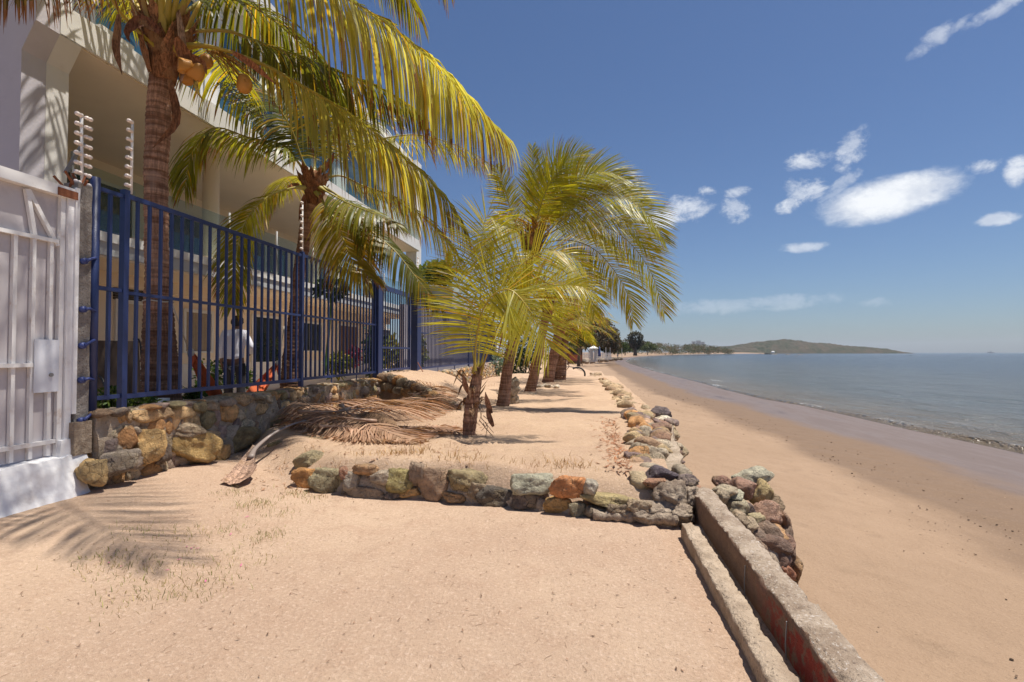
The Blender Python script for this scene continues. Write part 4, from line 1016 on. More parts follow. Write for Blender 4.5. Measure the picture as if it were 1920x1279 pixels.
m = MB(); m.tube([(FX, 4.73, 1.0), (FX, 4.73, 3.20)], .022, 4, ref=V((1, 1, 0))); m.build("bar", M['blue'], f1)
for z in (3.20, 2.17, 1.03): m = MB(); m.box(FX - .02, FX + .02, 4.60, 4.866, z - .02, z + .02); m.build("rail", M['blue'], f1)
for k, z in enumerate((2.44, 1.94, 1.60, 1.24, .86)):
    m = MB(); hx = FX + .075; m.tube([(hx, 4.41, z - .03 + .02 * (k % 2)), (hx, 4.46, z), (FX + .03, 4.555, z + .03 - .05 * (k % 2))], [.020, .014, .014], 8); m.tube([(hx - .035, 4.40, z - .035 + .02 * (k % 2)), (hx + .005, 4.405, z - .03 + .02 * (k % 2))], .032, 8); m.build("hinge_pin", M['blue_old'], f1, smooth=True)
f2 = fence_section(8.43, 11.77, 1.03, 3.23, 2.16, "blue bar fence section between the leaning palm and the gate, over the stone wall", posts=[8.43, 11.72])
m = MB(); m.box(FX - .07, FX + .07, 11.66, 11.90, .85, 3.34); m.build("gate_post", M['blue'], f2)
gt = thing("metal_gate", (FX, 12, 1.0), "blue barred gate at the top of the sand ramp", "gate")
g0, g1 = 11.93, 14.05
for z, w in ((3.12, .12), (1.06, .05), (1.62, .05)):
    m = MB(); m.box(FX - .02, FX + .02, g0 + .05, g1 - .05, z - w / 2, z + w / 2); m.build("rail", M['blue'], gt)
for y in (g0 + .025, g1 - .025):
    m = MB(); m.box(FX - .025, FX + .025, y - .025, y + .025, 1.02, 3.18); m.build("stile", M['blue'], gt)
for k in range(12):
    y = g0 + (g1 - g0) * (k + 1) / 13; m = MB(); m.tube([(FX, y, 1.08), (FX, y, 3.1)], .017, 4, ref=V((1, 1, 0))); m.build("bar", M['blue'], gt)
m = MB(); m.box(FX - .03, FX + .045, g1 - .12, g1 - .02, 2.0, 2.2); m.build("lock_box", M['blue'], gt)
f3 = fence_section(14.62, 21.4, 1.02, 3.16, 2.1, "blue bar fence beyond the gate, above the cobbled retaining wall", posts=[14.95, 21.4], gap=.15, bw=.017)
m = MB(); m.box(FX - .10, FX + .10, 14.42, 14.72, .9, 3.26); m.build("gate_post", M['blue'], f3)
f4 = fence_section(21.44, 27.6, 1.02, 3.12, 2.08, "farthest blue fence section, partly hidden by the young palm's leaves", posts=[24.4, 27.6], gap=.15, bw=.017)
m = MB(); m.box(FX - .1, FX + .1, 27.75, 28.05, .2, 2.25)
tag(m.build("concrete_post", M['stucco_white']), "pale square concrete post ending the far blue fence", "post")
# rusty prop bar leaning at the gate foot
m = MB(); m.tube([(FX + .06, 14.5, 1.25), (FX + .35, 14.2, .93)], .014, 6)
tag(m.build("prop_bar", M['rust']), "thin rusty bar leaning against the blue gate post", "bar")

# ------------------------------------------------------------------ white gate, its column and base wall
gx = -5.02
col_ = thing("gate_column", (gx, 4.42, .8), "weathered grey concrete column between the white gate and the blue fence", "column")
m = MB()
nz = 60; prof = [(-.10, -.07), (.06, -.07), (.06, .08), (-.10, .08)]
ring = []
for k in range(nz):
    z = .80 + 2.38 * k / (nz - 1)
    for x, y in [(-.10, -.075), (-.02, -.075), (.055, -.07), (.06, 0), (.06, .075), (-.02, .08), (-.1, .08)]:
        o = .012 * mnoise.noise(V((x * 9 + 3, y * 9, z * 7)))
        ring.append((gx + x * (1 + o * 6), 4.42 + y * (1 + o * 8), z))
n = 7; fs = [(k * n + i, k * n + (i + 1) % n, (k + 1) * n + (i + 1) % n, (k + 1) * n + i) for k in range(nz - 1) for i in range(n)] + [tuple(range(n))[::-1], tuple((nz - 1) * n + i for i in range(n))]
m.add(ring, fs); m.build("shaft", M['column'], col_)
m = MB(); m.box(gx + .045, gx + .066, 4.325, 4.365, .9, 3.12); m.build("paint_edge", M['whitewash'], col_)
m = MB(); m.obox((gx - .02, 4.40, .66), (.13, 0, 0), (0, .09, 0), (0, 0, .16)); m.build("footing", M['conglomerate'], col_)

wg = thing("metal_gate", (gx, 3.6, .5), "white barred gate over grey sheet metal beside the weathered column", "gate")
m = MB(); m.box(gx - .03, gx - .02, 1.6, 4.22, .52, 3.02); m.build("sheet", M['gate_sheet'], wg)
def gbar(y0, z0, y1, z1, w, name, x=gx): mm = MB(); mm.beam((x, y0, z0), (x, y1, z1), w, .035); return mm.build(name, M['white_metal'], wg)
for y in (3.99, 4.145, 3.835, 3.68, 3.5, 3.3): gbar(y, .53, y, 2.56, .032, "bar", gx + .002)
gbar(1.6, 2.56, 4.2, 2.56, .045, "rail", gx + .008); gbar(1.6, .66, 4.2, .66, .05, "rail", gx + .008); gbar(1.6, 1.385, 3.985, 1.385, .06, "rail", gx + .009)
gbar(3.93, 2.98, 4.20, 2.52, .035, "brace", gx + .004); gbar(3.92, 2.98, 3.99, 2.58, .035, "brace", gx + .006)
gbar(4.235, .5, 4.235, 3.0, .045, "stile", gx + .01)
m = MB(); m.box(gx + .028, gx + .036, 3.995, 4.215, 1.13, 1.62); m.build("lock_plate", M['lock_plate'], wg)
m = MB(); m.tube([(gx + .05, 4.14, 1.29), (gx + .034, 4.14, 1.29)], .018, 10); m.build("keyhole", M['steel'], wg)
m = MB(); m.beam((gx + .012, 1.6, 3.05), (gx + .012, 4.345, 3.05), .10, .10); m.build("top_beam", M['white_metal'], wg)
jm = MB(); jm.box(gx - .05, gx + .05, 4.265, 4.325, .55, 3.0); jm.build("jamb", M['whitewash'], wg)
rp = MB(); rp.beam((gx + .066, 4.15, 3.035), (gx + .066, 4.34, 3.035), .012, .075); rp.build("rust_plate", M['rust'], wg)

# lumpy whitewashed base wall below the gate
def lumpy_box(name, mat, x0, x1, y0, y1, z0, z1, amp, freq, step, parent=None, seed=0, taper=0.0, topn=0.0):
    """closed box whose faces are finely divided and pushed about by noise"""
    m = MB(); nx, ny, nz = [max(2, int(round((b - a) / step)) + 1) for a, b in ((x0, x1), (y0, y1), (z0, z1))]
    X = np.linspace(x0, x1, nx); Y = np.linspace(y0, y1, ny); Z = np.linspace(z0, z1, nz)
    def face(A, B, f, flip):
        a, b = np.meshgrid(A, B, indexing='ij'); p = f(a, b).reshape(-1, 3)
        q = p * freq + seed
        for i in range(3): p[:, i] += amp * fbm(q[:, 0] + 31 * i, q[:, 1] + 7 * i, q[:, 2] + 13 * i, 4, .55)
        if taper: p[:, 0] += taper * (z1 - np.clip(p[:, 2], z0, z1)) / (z1 - z0) * np.where(p[:, 0] > (x0 + x1) / 2, 1, 0)
        na, nb = len(A), len(B); fs = []
        for i in range(na - 1):
            for j in range(nb - 1):
                t = (i * nb + j, (i + 1) * nb + j, (i + 1) * nb + j + 1, i * nb + j + 1); fs.append(t[::-1] if flip else t)
        m.add(p.tolist(), fs)
    st = lambda *k: np.stack(np.broadcast_arrays(*k), -1).astype(float)
    face(X, Y, lambda a, b: st(a, b, 0 * a + z1), False); face(X, Y, lambda a, b: st(a, b, 0 * a + z0), True)
    face(Y, Z, lambda a, b: st(0 * a + x1, a, b), False); face(Y, Z, lambda a, b: st(0 * a + x0, a, b), True)
    face(X, Z, lambda a, b: st(a, 0 * a + y0, b), False); face(X, Z, lambda a, b: st(a, 0 * a + y1, b), True)
    return m.build(name, mat, parent, smooth=True)
bw = thing("base_wall", (-5, 3, 0), "bulging whitewashed wall under the white gate", "wall")
lumpy_box("wall_body", M['whitewash'], -5.16, -4.93, 1.0, 4.43, -.05, .50, .022, 4.5, .035, bw, 3, taper=.17)
lumpy_box("wall_step", M['whitewash'], -5.10, -4.95, 4.22, 4.42, .45, .66, .012, 7, .03, bw, 5)

# ------------------------------------------------------------------ electric fence poles
def insul_pole(y, z0, z1, n, label, x=FX, rust=False, lean=0.0):
    r = thing("insulator_pole", (x, y, z0), label, "pole", "insulator poles on the fence")
    m = MB(); m.tube([(x, y, z0), (x + lean, y - .02, z1)], .013, 8); m.build("pole", M['pole'], r, smooth=True)
    for k in range(n):
        z = z1 - .02 - (z1 - z0 - .1) * k / (n - 1); m = MB(); xx = x + lean * (z - z0) / (z1 - z0)
        for s in ((1, -1) if rust else (1,)):
            m.tube([(xx, y - .012 * s, z), (xx + .005, y - .035 * s, z), (xx + .006, y - .05 * s, z + .003), (xx + .006, y - .062 * s, z), (xx + .006, y - .085 * s, z)], [.014, .022, .013, .024, .018], 8)
        m.build("insulator", M['insul'], r, smooth=True)
    return r
ip = insul_pole(4.44, 3.12, 3.90, 8, "first white insulator pole, on the concrete column with rusty brackets", x=-5.02, rust=True)
m = MB(); rs = np.random.RandomState(3)
for k in range(7):
    a = V((-5.02 + rs.uniform(-.08, .08), 4.40 + rs.uniform(-.12, .05), 3.12 + rs.uniform(0, .05))); m.tube([a, a + V((rs.uniform(-.1, .1), rs.uniform(-.1, .08), rs.uniform(.02, .16)))], .012, 5)
m.build("bracket", M['rust'], ip)
m = MB(); a, b_ = P(122, 325, 5.1), P(157, 268, 5.2); m.beam(a, b_, .035, .01); m.build("strap", M['steel'], ip)
insul_pole(4.98, 3.26, 4.07, 8, "second white insulator pole, on the blue fence left of the tall palm trunk", lean=.02)
insul_pole(8.45, 3.26, 4.18, 8, "third white insulator pole, on the blue fence beside the leaning palm")
insul_pole(14.75, 3.26, 4.35, 8, "fourth white insulator pole, above the gate post at the ramp")
insul_pole(21.4, 3.16, 4.1, 7, "last white insulator pole, on the fence beyond the gate")
m = MB(); m.tube(spline([(-5.02, 4.46, 3.14), (-5.0, 4.50, 3.19), (-5.0, 4.56, 3.20)], 8), .008, 6)
tag(m.build("cable", M['pole']), "short white cable bridging the column and first fence post", "cable")
# ------------------------------------------------------------------ stone work
ROCKC = [(.40, .25, .12), (.33, .24, .15), (.28, .235, .175), (.24, .17, .12), (.36, .21, .10), (.20, .165, .14), (.33, .29, .22), (.26, .23, .14), (.42, .30, .17), (.23, .18, .17)]
# retaining wall below the blue fence
rw = thing("retaining_wall", (-5, 8, .3), "rough multicoloured stone retaining wall under the near blue fence", "wall")
lumpy_box("core", M['mortar'], -5.30, -4.885, 4.52, 11.95, .0, .86, .035, 3.5, .06, rw, 8)
mb = MB(); rs = np.random.RandomState(21)
y = 4.58
for row, (z, h) in enumerate(((.16, .15), (.40, .14), (.62, .12), (.78, .085))):
    y = 4.60 + rs.uniform(0, .15)
    while y < 11.9:
        w = rs.choice([.09, .14, .2, .3]) * rs.uniform(.8, 1.2); zz = z + rs.uniform(-.04, .04)
        zz += .0 if y < 6 else .02
        if not (zz + h < .30 and y > 7.5):
            c = V(ROCKC[rs.randint(len(ROCKC))]) * rs.uniform(.9, 1.5)
            rock(mb, (-4.90 + rs.uniform(-.02, .015), y + w * .5, zz), .11, w * .60, h * rs.uniform(.7, 1.15), rs.randint(1e6), 3 if y < 8.5 else 2, .13, tuple(c), tilt=.15, cut=[((1, 0, .1), .45)])
        y += w * rs.uniform(.92, 1.05)
for z in (.22, .45, .68): rock(mb, (-5.05, 4.55, z), .16, .11, .14, int(z * 1000), 3, .1, ROCKC[int(z * 10) % 10])
for k in range(40):   # capping stones along the top
    yy = 4.6 + k * .187; rock(mb, (-5.0 + rs.uniform(-.05, .06), yy, .855 + rs.uniform(-.02, .015)), .2, .12, .05, 900 + k, 2, .12, tuple(V(ROCKC[rs.randint(10)]) * 1.05))
mb.build("stone_facing", M['rock'], rw, smooth=True)
# big boulders standing against its foot
BG_ = "boulders at the foot of the retaining wall"
def boulder(px, py, d, rx, ry, rz, col, label, seed, group=None, name="boulder", rough=.09, sub=4, sink=0):
    c = P(px, py, d); c.z -= sink; c.x -= .05 if group else 0; m = MB(); rock(m, c, rx, ry, rz, seed, sub, rough, col, tilt=.12, cut=[((.75, -.65, .15), .62), ((0, .05, 1), .72)])
    return tag(m.build(name, M['rock'], None, smooth=True, org=(c.x, c.y, c.z)), label, "boulder", group)
def relorg(): pass
boulder(182, 885, 5.0, 0.140, 0.150, 0.160, (.42, .31, .16), "yellowish boulder at the sand-level corner of the stone wall", 3, BG_)
boulder(232, 868, 5.25, 0.168, 0.189, 0.158, (.27, .24, .215), "rounded grey boulder at the foot of the corner", 4, BG_)
boulder(207, 840, 5.25, 0.100, 0.100, 0.140, (.22, .18, .175), "purple grey upright stone set in the wall corner", 5, BG_)
boulder(240, 822, 5.45, 0.147, 0.147, 0.168, (.34, .19, .09), "rust brown boulder built into the wall near the corner", 6, BG_)
boulder(285, 833, 5.65, 0.143, 0.176, 0.209, (.44, .31, .15), "tall ochre boulder leaning on the retaining wall", 7, BG_)
boulder(312, 850, 5.85, 0.088, 0.088, 0.154, (.13, .11, .10), "small dark stone wedged between two ochre boulders", 8, BG_)
boulder(368, 840, 6.3, 0.305, 0.268, 0.244, (.40, .29, .13), "largest ochre boulder below the fence", 9, BG_)
boulder(418, 850, 6.6, 0.156, 0.168, 0.156, (.36, .26, .13), "ochre boulder right of the largest one", 10, BG_)
boulder(452, 822, 7.2, 0.286, 0.260, 0.208, (.25, .20, .11), "mossy boulder half under the dry fronds", 11, BG_)
boulder(335, 802, 6.25, 0.352, 0.220, 0.099, (.34, .28, .21), "flat pale stone ledge above the large ochre boulder", 12, BG_)
boulder(548, 838, 7.0, 0.312, 0.192, 0.132, (.27, .245, .13), "flat mossy boulder in front of the dry fronds", 13)
boulder(582, 862, 6.0, 0.231, 0.210, 0.126, (.26, .23, .15), "lichened slab behind the orange edging stone", 14)
boulder(590, 826, 7.0, 0.275, 0.220, 0.077, (.32, .25, .17), "low stone barely showing through the terrace sand", 15)

mb = MB(); rs = np.random.RandomState(51)   # mortar packed between the boulders and the wall
for (px, py, d) in [(205, 862, 5.25), (228, 842, 5.35), (262, 850, 5.6), (258, 812, 5.6), (300, 815, 5.9), (325, 842, 6.1), (340, 862, 6.15), (395, 862, 6.55), (395, 822, 6.6), (432, 838, 6.9), (340, 820, 6.2), (440, 812, 7.1)]:
    rock(mb, P(px, py, d) + V((-.12, 0, -.02)), .16, .17, .15, int(px * 7 + py), 3, .16, (1, 1, 1))
mb.build("mortar_packing", M['mortar'], rw, smooth=True)

# edging row along the front of the terrace
er = thing("low_stone_wall", ROWP[4], "low row of big weathered stones edging the front of the terrace", "wall")
ER = [(572, 893, 46, 42, (.43, .24, .10), "rusty orange angular stone"), (615, 896, 62, 48, (.27, .25, .17), "olive grey lichened stone"), (645, 884, 18, 22, (.30, .17, .12), None), (683, 877, 44, 22, (.34, .22, .13), "flat brown block on top"),
      (662, 900, 32, 40, (.29, .27, .24), None), (690, 920, 68, 26, (.27, .22, .17), None), (714, 893, 34, 30, (.32, .28, .23), None), (747, 896, 46, 44, (.28, .25, .12), "mossy rounded stone"), (766, 921, 36, 24, (.42, .28, .13), "small ochre stone"),
      (737, 926, 26, 14, (.24, .20, .17), None), (782, 886, 26, 48, (.24, .19, .15), None), (811, 903, 54, 64, (.30, .22, .16), "tall brown boulder"), (872, 896, 70, 38, (.27, .23, .14), None), (850, 928, 44, 18, (.34, .23, .13), None),
      (934, 928, 76, 42, (.10, .09, .08), "blackened stone with sandy top"), (895, 915, 40, 30, (.22, .18, .13), None), (997, 905, 74, 44, (.33, .34, .28), "green grey lichened stone"), (988, 934, 62, 34, (.15, .13, .12), None), (1064, 908, 66, 40, (.50, .24, .11), "bright orange brick-like stone"),
      (1046, 945, 46, 36, (.40, .27, .12), "ochre stone under the orange one"), (1084, 952, 36, 32, (.24, .22, .16), None), (1108, 912, 28, 30, (.38, .36, .31), None), (1145, 937, 104, 26, (.36, .31, .17), "long flat yellowish stone"), (1120, 958, 40, 22, (.22, .19, .15), None), (1165, 952, 50, 24, (.26, .21, .16), None), (1200, 945, 44, 26, (.33, .27, .20), None)]
for k, (px, py, w, h, col, lab) in enumerate(ER):
    zb = np.interp(px, [r[0] for r in _row], [r[2] for r in _row]); yb = np.interp(px, [r[0] for r in _row], [r[1] for r in _row])
    d = (CAMZ - zb) * FPX / (yb - 661); wx = w * .56 * d / FPX; hz = h * .58 * d / FPX; dy = max(.08, wx * .55); hz *= .92
    m = MB(); c = P(px, py + 2, d + dy * .95); rock(m, c, wx * 1.06, dy, hz * 1.05, 300 + k, 4, .10, col, tilt=.10, planes=9, cut=[((.15, -1, .2), .64), ((.1, 0, 1), .72), ((1, 0, .2), .94), ((-1, 0, .1), .94)])
    m.build("stone", M['rock'], er, smooth=True, label=lab)
# mortar bed between the stones
m = MB(); n = 90
pts = [ROWP[0].lerp(ROWP[0], 0)]
xs = np.linspace(ROWP[0].x + .05, ROWP[-1].x - .1, n); b0 = len(m.v)
for i, x in enumerate(xs):
    y0 = float(rowY(x)); h = (.17 - .05 * float(sstep(-.9, -.3, x))) + .05 * float(fbm(x * 5, 0, 1, 3)); 
    for (dy, dz) in ((.07, -.05), (.06, h * .5), (.10, h), (.16, h + .0), (.22, -.05)):
        m.v.append((x, y0 + dy + .02 * float(fbm(x * 9, dy * 9, 2, 3)), dz + .015 * float(fbm(x * 12, dz * 9, 5, 2))))
for i in range(n - 1):
    for j in range(4): m.f.append((i * 5 + j, (i + 1) * 5 + j, (i + 1) * 5 + j + 1, i * 5 + j + 1)); m.c.append((1, 1, 1)); m.mi.append(0)
m.build("mortar", M['mortar'], er, smooth=True)

# corner block of coarse old concrete, with the dark stone on top
cb = thing("corner_block", P(1250, 960, 4.5), "crumbling lump of pebbly concrete where the stone row meets the sea wall", "concrete block")
m = MB()
for k, (px, py, d, rx, ry, rz) in enumerate([(1262, 938, 4.62, .17, .15, .16), (1235, 955, 4.55, .2, .12, .10), (1205, 962, 4.5, .2, .11, .07), (1275, 962, 4.5, .12, .1, .09), (1222, 928, 4.75, .12, .12, .08), (1290, 925, 4.7, .10, .15, .13)]):
    rock(m, P(px, py, d), rx, ry, rz, 700 + k, 4, .22, (1, 1, 1))
m.build("lump", M['conglomerate'], cb, smooth=True)
m = MB(); a, b_ = P(1112, 966, 4.52), P(1270, 975, 4.42); sp = spline([a, a.lerp(b_, .5), b_], 60)
m.tube(sp, [.052 + .012 * float(fbm(i * .3, 1, 2, 2)) for i in range(60)], 10); va = np.array(m.v); va += .014 * np.stack([fbm(va[:, 0] * 14 + s, va[:, 1] * 14, va[:, 2] * 14, 3) for s in (0, 40, 80)], -1); m.v = [tuple(q) for q in va]
m.build("toe_strip", M['conglomerate'], cb, smooth=True)

# sea wall: loose rubble laid along the edge of the terrace
def sea_wall(label, y0, y1, x0, x1, ztop, n, seed, size, cols, sub=3, taper=0.0, zb=-.6, drift=0.0, grow=0.0):
    r = thing("sea_wall", ((x0 + x1) / 2, y0, 0), label, "wall", "rubble sea wall segments"); rs = np.random.RandomState(seed)
    lumpy_box("core", M['mortar'], x0 + .06, x1 - .05, y0, y1, zb, ztop - .10, .05, 2.6, .09, r, seed)
    co = r.children[0].data.vertices
    for v_ in co:
        f = (v_.co.y + ORG[r].y - y0) / (y1 - y0); xx = v_.co.x + ORG[r].x; v_.co.x += drift * f + grow * f * (xx - x0) / (x1 - x0)
    k = 0
    for i in range(n):
        f = (i + rs.rand()) / n; yy = y0 + (y1 - y0) * f; xx = rs.uniform(x0, x1); s = size * rs.uniform(.55, 1.25)
        edge = xx > x1 - .16
        zz = ztop - .05 + rs.uniform(-.03, .03) - (rs.uniform(0, .32) if edge else 0) - taper * f
        c = V(cols[rs.randint(len(cols))]) * rs.uniform(.75, 1.2); xx += drift * f + grow * f * (xx - x0) / (x1 - x0); s *= 1 + .25 * f
        m = MB(); rock(m, (xx, yy, zz), s * rs.uniform(.8, 1.2), s * rs.uniform(.8, 1.3), s * rs.uniform(.45, .8), seed * 100 + i, sub, .10, tuple(c), tilt=.35)
        m.build("stone", M['rock'], r, smooth=True)
    return r
SC = [(.40, .30, .18), (.34, .22, .16), (.24, .19, .18), (.46, .27, .13), (.34, .30, .24), (.44, .39, .31), (.30, .19, .15), (.38, .32, .22), (.20, .15, .145), (.42, .33, .20), (.50, .48, .41), (.36, .25, .17)]
sw1 = sea_wall("near rubble sea wall of mixed coloured stones along the terrace edge", 5.0, 10.2, .50, 1.0, .36, 97, 41, .122, SC, drift=.22, grow=.42)
for px, py, d, rx, ry, rz, c in [(1235, 893, 4.85, .19, .14, .10, (.10, .085, .105)), (1285, 902, 4.75, .12, .10, .06, (.17, .14, .14)), (1232, 905, 4.7, .12, .08, .05, (.34, .20, .14)), (1240, 772, 10.0, .20, .2, .15, (.13, .11, .12))]:
    m = MB(); rock(m, P(px, py, d), rx, ry, rz, px, 4, .09, c); m.build("stone", M['rock'], sw1, smooth=True, label="dark slate coloured stone" if c[0] < .14 else None)
sea_wall("farther rubble sea wall segment, sandy and half buried", 11.8, 24.0, .82, 1.35, .30, 96, 42, .19, [(.42, .33, .22), (.38, .29, .19), (.46, .38, .27), (.34, .24, .17)], sub=2, taper=.06, drift=-.2)
sea_wall("low scatter of stones where the sea wall runs out in the sand", 26.0, 36.0, .30, .8, .18, 26, 43, .2, [(.40, .31, .21), (.36, .27, .18)], sub=2, taper=.1)

# rubble buttress on the beach side
bt = thing("stone_buttress", (1.5, 4.6, -.6), "stone buttress bulging from the wall onto the beach", "buttress"); rs = np.random.RandomState(77)
hull = [(1400, 905, 5.0), (1445, 935, 4.9), (1470, 1000, 4.75), (1490, 1075, 4.6)]
m = MB()
for k, (x, y_, z, rx, ry, rz) in enumerate([(1.40, 5.0, -.42, .30, .38, .34), (1.34, 4.72, -.64, .25, .26, .2), (1.24, 4.9, -.38, .22, .34, .28)]): rock(m, (x, y_, z), rx, ry, rz, 60 + k, 4, .12, (1, 1, 1), tilt=.1)
m.build("core", M['mortar'], bt, smooth=True)
BT = [(1405, 895, 62, 26, 5.15, (.40, .40, .33), "pale green grey capstone"), (1352, 906, 32, 22, 4.85, (.24, .15, .12), None), (1392, 915, 46, 36, 4.95, (.31, .20, .16), "reddish brown stone"), (1427, 925, 40, 52, 5.0, (.38, .31, .17), None), (1372, 930, 40, 22, 4.8, (.36, .37, .30), None), (1452, 948, 26, 32, 5.0, (.26, .20, .15), None),
      (1397, 958, 34, 24, 4.75, (.14, .11, .11), "dark stone set in mortar"), (1440, 968, 48, 42, 4.8, (.36, .24, .19), "pinkish stone"), (1408, 975, 48, 30, 4.7, (.37, .33, .22), None), (1444, 997, 56, 28, 4.68, (.42, .27, .15), "tan flat stone"), (1468, 975, 20, 34, 4.85, (.24, .17, .13), None), (1474, 1000, 20, 30, 4.8, (.24, .18, .14), None), (1380, 950, 34, 26, 4.7, (.38, .35, .26), None),
      (1440, 1022, 70, 34, 4.55, (.17, .12, .10), None), (1478, 1035, 26, 50, 4.62, (.22, .16, .13), None), (1452, 1052, 46, 40, 4.5, (.19, .13, .11), None), (1488, 1072, 18, 44, 4.55, (.30, .20, .12), None), (1468, 1070, 34, 34, 4.45, (.30, .15, .10), None), (1425, 1045, 40, 40, 4.5, (.16, .12, .10), None), (1360, 922, 40, 22, 4.75, (.40, .36, .28), None), (1420, 1000, 40, 30, 4.6, (.22, .17, .14), None), (1350, 935, 30, 24, 4.65, (.30, .26, .20), None), (1440, 1005, 50, 40, 4.6, (.20, .15, .12), None), (1415, 1022, 46, 40, 4.55, (.26, .20, .16), None), (1460, 1022, 44, 40, 4.6, (.24, .16, .13), None), (1400, 985, 40, 34, 4.6, (.34, .29, .22), None), (1385, 968, 30, 26, 4.6, (.30, .25, .19), None)]
for k, (px, py, w, h, d, c, lab) in enumerate(BT):
    m = MB(); rock(m, P(px, py, d), w * .57 * d / FPX, max(.12, w * .5 * d / FPX), h * .6 * d / FPX, 800 + k, 4, .09, c, tilt=.25); m.build("stone", M['rock'], bt, smooth=True, label=lab)

# cement wall and kerb that run towards the viewer on the right
def rough_run(name, mat, x0, x1, zt, zb, y0, y1, label, cat, amp=.016, seed=0, lean=0.0, tops=None):
    """long cement strip with broken edges: a cross-section swept along Y, finely divided and chipped"""
    prof = [(x0, zb), (x0, zt - .04), (x0 + .001, zt - .006), (x0 + .008, zt)] + [(x0 + (x1 - x0) * f, zt + .004) for f in (.35, .5, .65)] + [(x1 - .008, zt), (x1 - .001, zt - .006), (x1, zt - .05), (x1, zb)]
    q = []
    for (a, b) in zip(prof, prof[1:]):
        n = max(1, int(math.dist(a, b) / .03)); q += [(a[0] + (b[0] - a[0]) * i / n, a[1] + (b[1] - a[1]) * i / n) for i in range(n)]
    q.append(prof[-1]); q = np.array(q); ys = np.arange(y0, y1, .022)
    A = np.repeat(q[None], len(ys), 0); Yv = np.repeat(ys[:, None], len(q), 1)
    P3 = np.stack([A[..., 0], Yv, A[..., 1]], -1)
    fr = P3.reshape(-1, 3); top = np.clip((fr[:, 2] - (zt - .09)) / .09, 0, 1)
    for i in range(3):
        fr[:, i] += amp * (.35 + top) * (fbm(fr[:, 0] * 16 + 30 * i + seed, fr[:, 1] * 12, fr[:, 2] * 16, 4, .75))
    ch = np.clip(vnoise(fr[:, 1] * 5 + seed, fr[:, 0] * 22, 3) - .25, 0, 1); edge = np.minimum(np.abs(A[..., 0].ravel() - x0), np.abs(A[..., 0].ravel() - x1))
    fr[:, 2] -= top * ch * .075 * np.exp(-edge / .022)
    fr[:, 0] += lean * (fr[:, 1] - y0)
    m = MB(); n = len(q); m.v = [tuple(v) for v in fr]
    for i in range(len(ys) - 1):
        for j in range(n - 1): m.f.append((i * n + j, i * n + j + 1, (i + 1) * n + j + 1, (i + 1) * n + j)); m.c.append((1, 1, 1)); m.mi.append(0)
    m.f.append(tuple((len(ys) - 1) * n + j for j in range(n))); m.c.append((1, 1, 1)); m.mi.append(0)
    return tag(m.build(name, mat, None, smooth=True), label, cat)
rough_run("cement_wall", M['stained'], .955, 1.125, .25, -.75, -1.2, 4.95, "broken cement wall with worn red paint running from the corner along the beach", "wall", .007, 4)
rough_run("cement_kerb", M['curb'], .765, .885, .10, -.2, -1.2, 4.42, "low crumbling cement kerb beside the red stained wall", "kerb", .007, 9)
m = MB(); m.box(.86, .965, -1.2, 4.6, -.3, .025); tag(m.build("gutter_bed", M['curb']), kind="structure")
for k, y_ in enumerate((2.0, 2.65, 3.3)):
    z0, z1 = -.03, .21
    m = MB(); m.tube([(.945, y_, z1), (.942, y_ + .01, .1), (.945, y_ + .005, z0)], .0035, 5)
    tag(m.build("wire", M['steel']), ["thin pale wire hanging down the red painted cement wall, nearest", "thin pale wire hanging down the middle of the cement wall", "thin pale wire hanging down the brown cement wall, farthest"][k], "wire")

# cobbled retaining wall under the far fence, stones edging the ramp
cw = thing("retaining_wall", (-5, 20, .2), "long cobbled retaining wall under the far blue fence beyond the ramp", "wall")
lumpy_box("core", M['mortar'], -5.3, -4.85, 15.1, 27.6, .1, .84, .04, 2.5, .12, cw, 12)
mb = MB(); rs = np.random.RandomState(8)
for k in range(620):
    y_ = rs.uniform(15.1, 27.5); z = rs.uniform(.28, .84); s = rs.uniform(.06, .12)
    rock(mb, (-4.85 + (.84 - z) * .25, y_, z), s * .8, s * 1.2, s, 5000 + k, 1, .1, tuple(V(ROCKC[rs.randint(10)]) * rs.uniform(.8, 1.3)))
mb.build("stone_facing", M['rock'], cw, smooth=True)
rp_ = thing("ramp_edging", atZ(790, 735, .45), "short row of stones holding the near side of the sand ramp", "edging"); rs = np.random.RandomState(18)
for k in range(26):
    f = k / 25; x = -4.85 + 2.1 * f; yb = 11.75 - .75 * (x + 4.9) / 2.0; top = .98 - .70 * float(sstep(-4.9, -2.1, x))
    for row in range(2 if f < .6 else 1):
        s = (.15 - .07 * f) * rs.uniform(.8, 1.2); zz = top - .07 - row * .2
        m = MB(); rock(m, (x + rs.uniform(-.02, .02), yb + rs.uniform(-.02, .03) - row * .04, zz), s * 1.1, s * .9, s * .85, 6000 + k + 50 * row, 3, .1, tuple(V(ROCKC[rs.randint(10)]) * rs.uniform(.7, 1.0)), cut=[((0, -1, 0), .6), ((0, 0, 1), .75)]); m.build("stone", M['rock'], rp_, smooth=True)

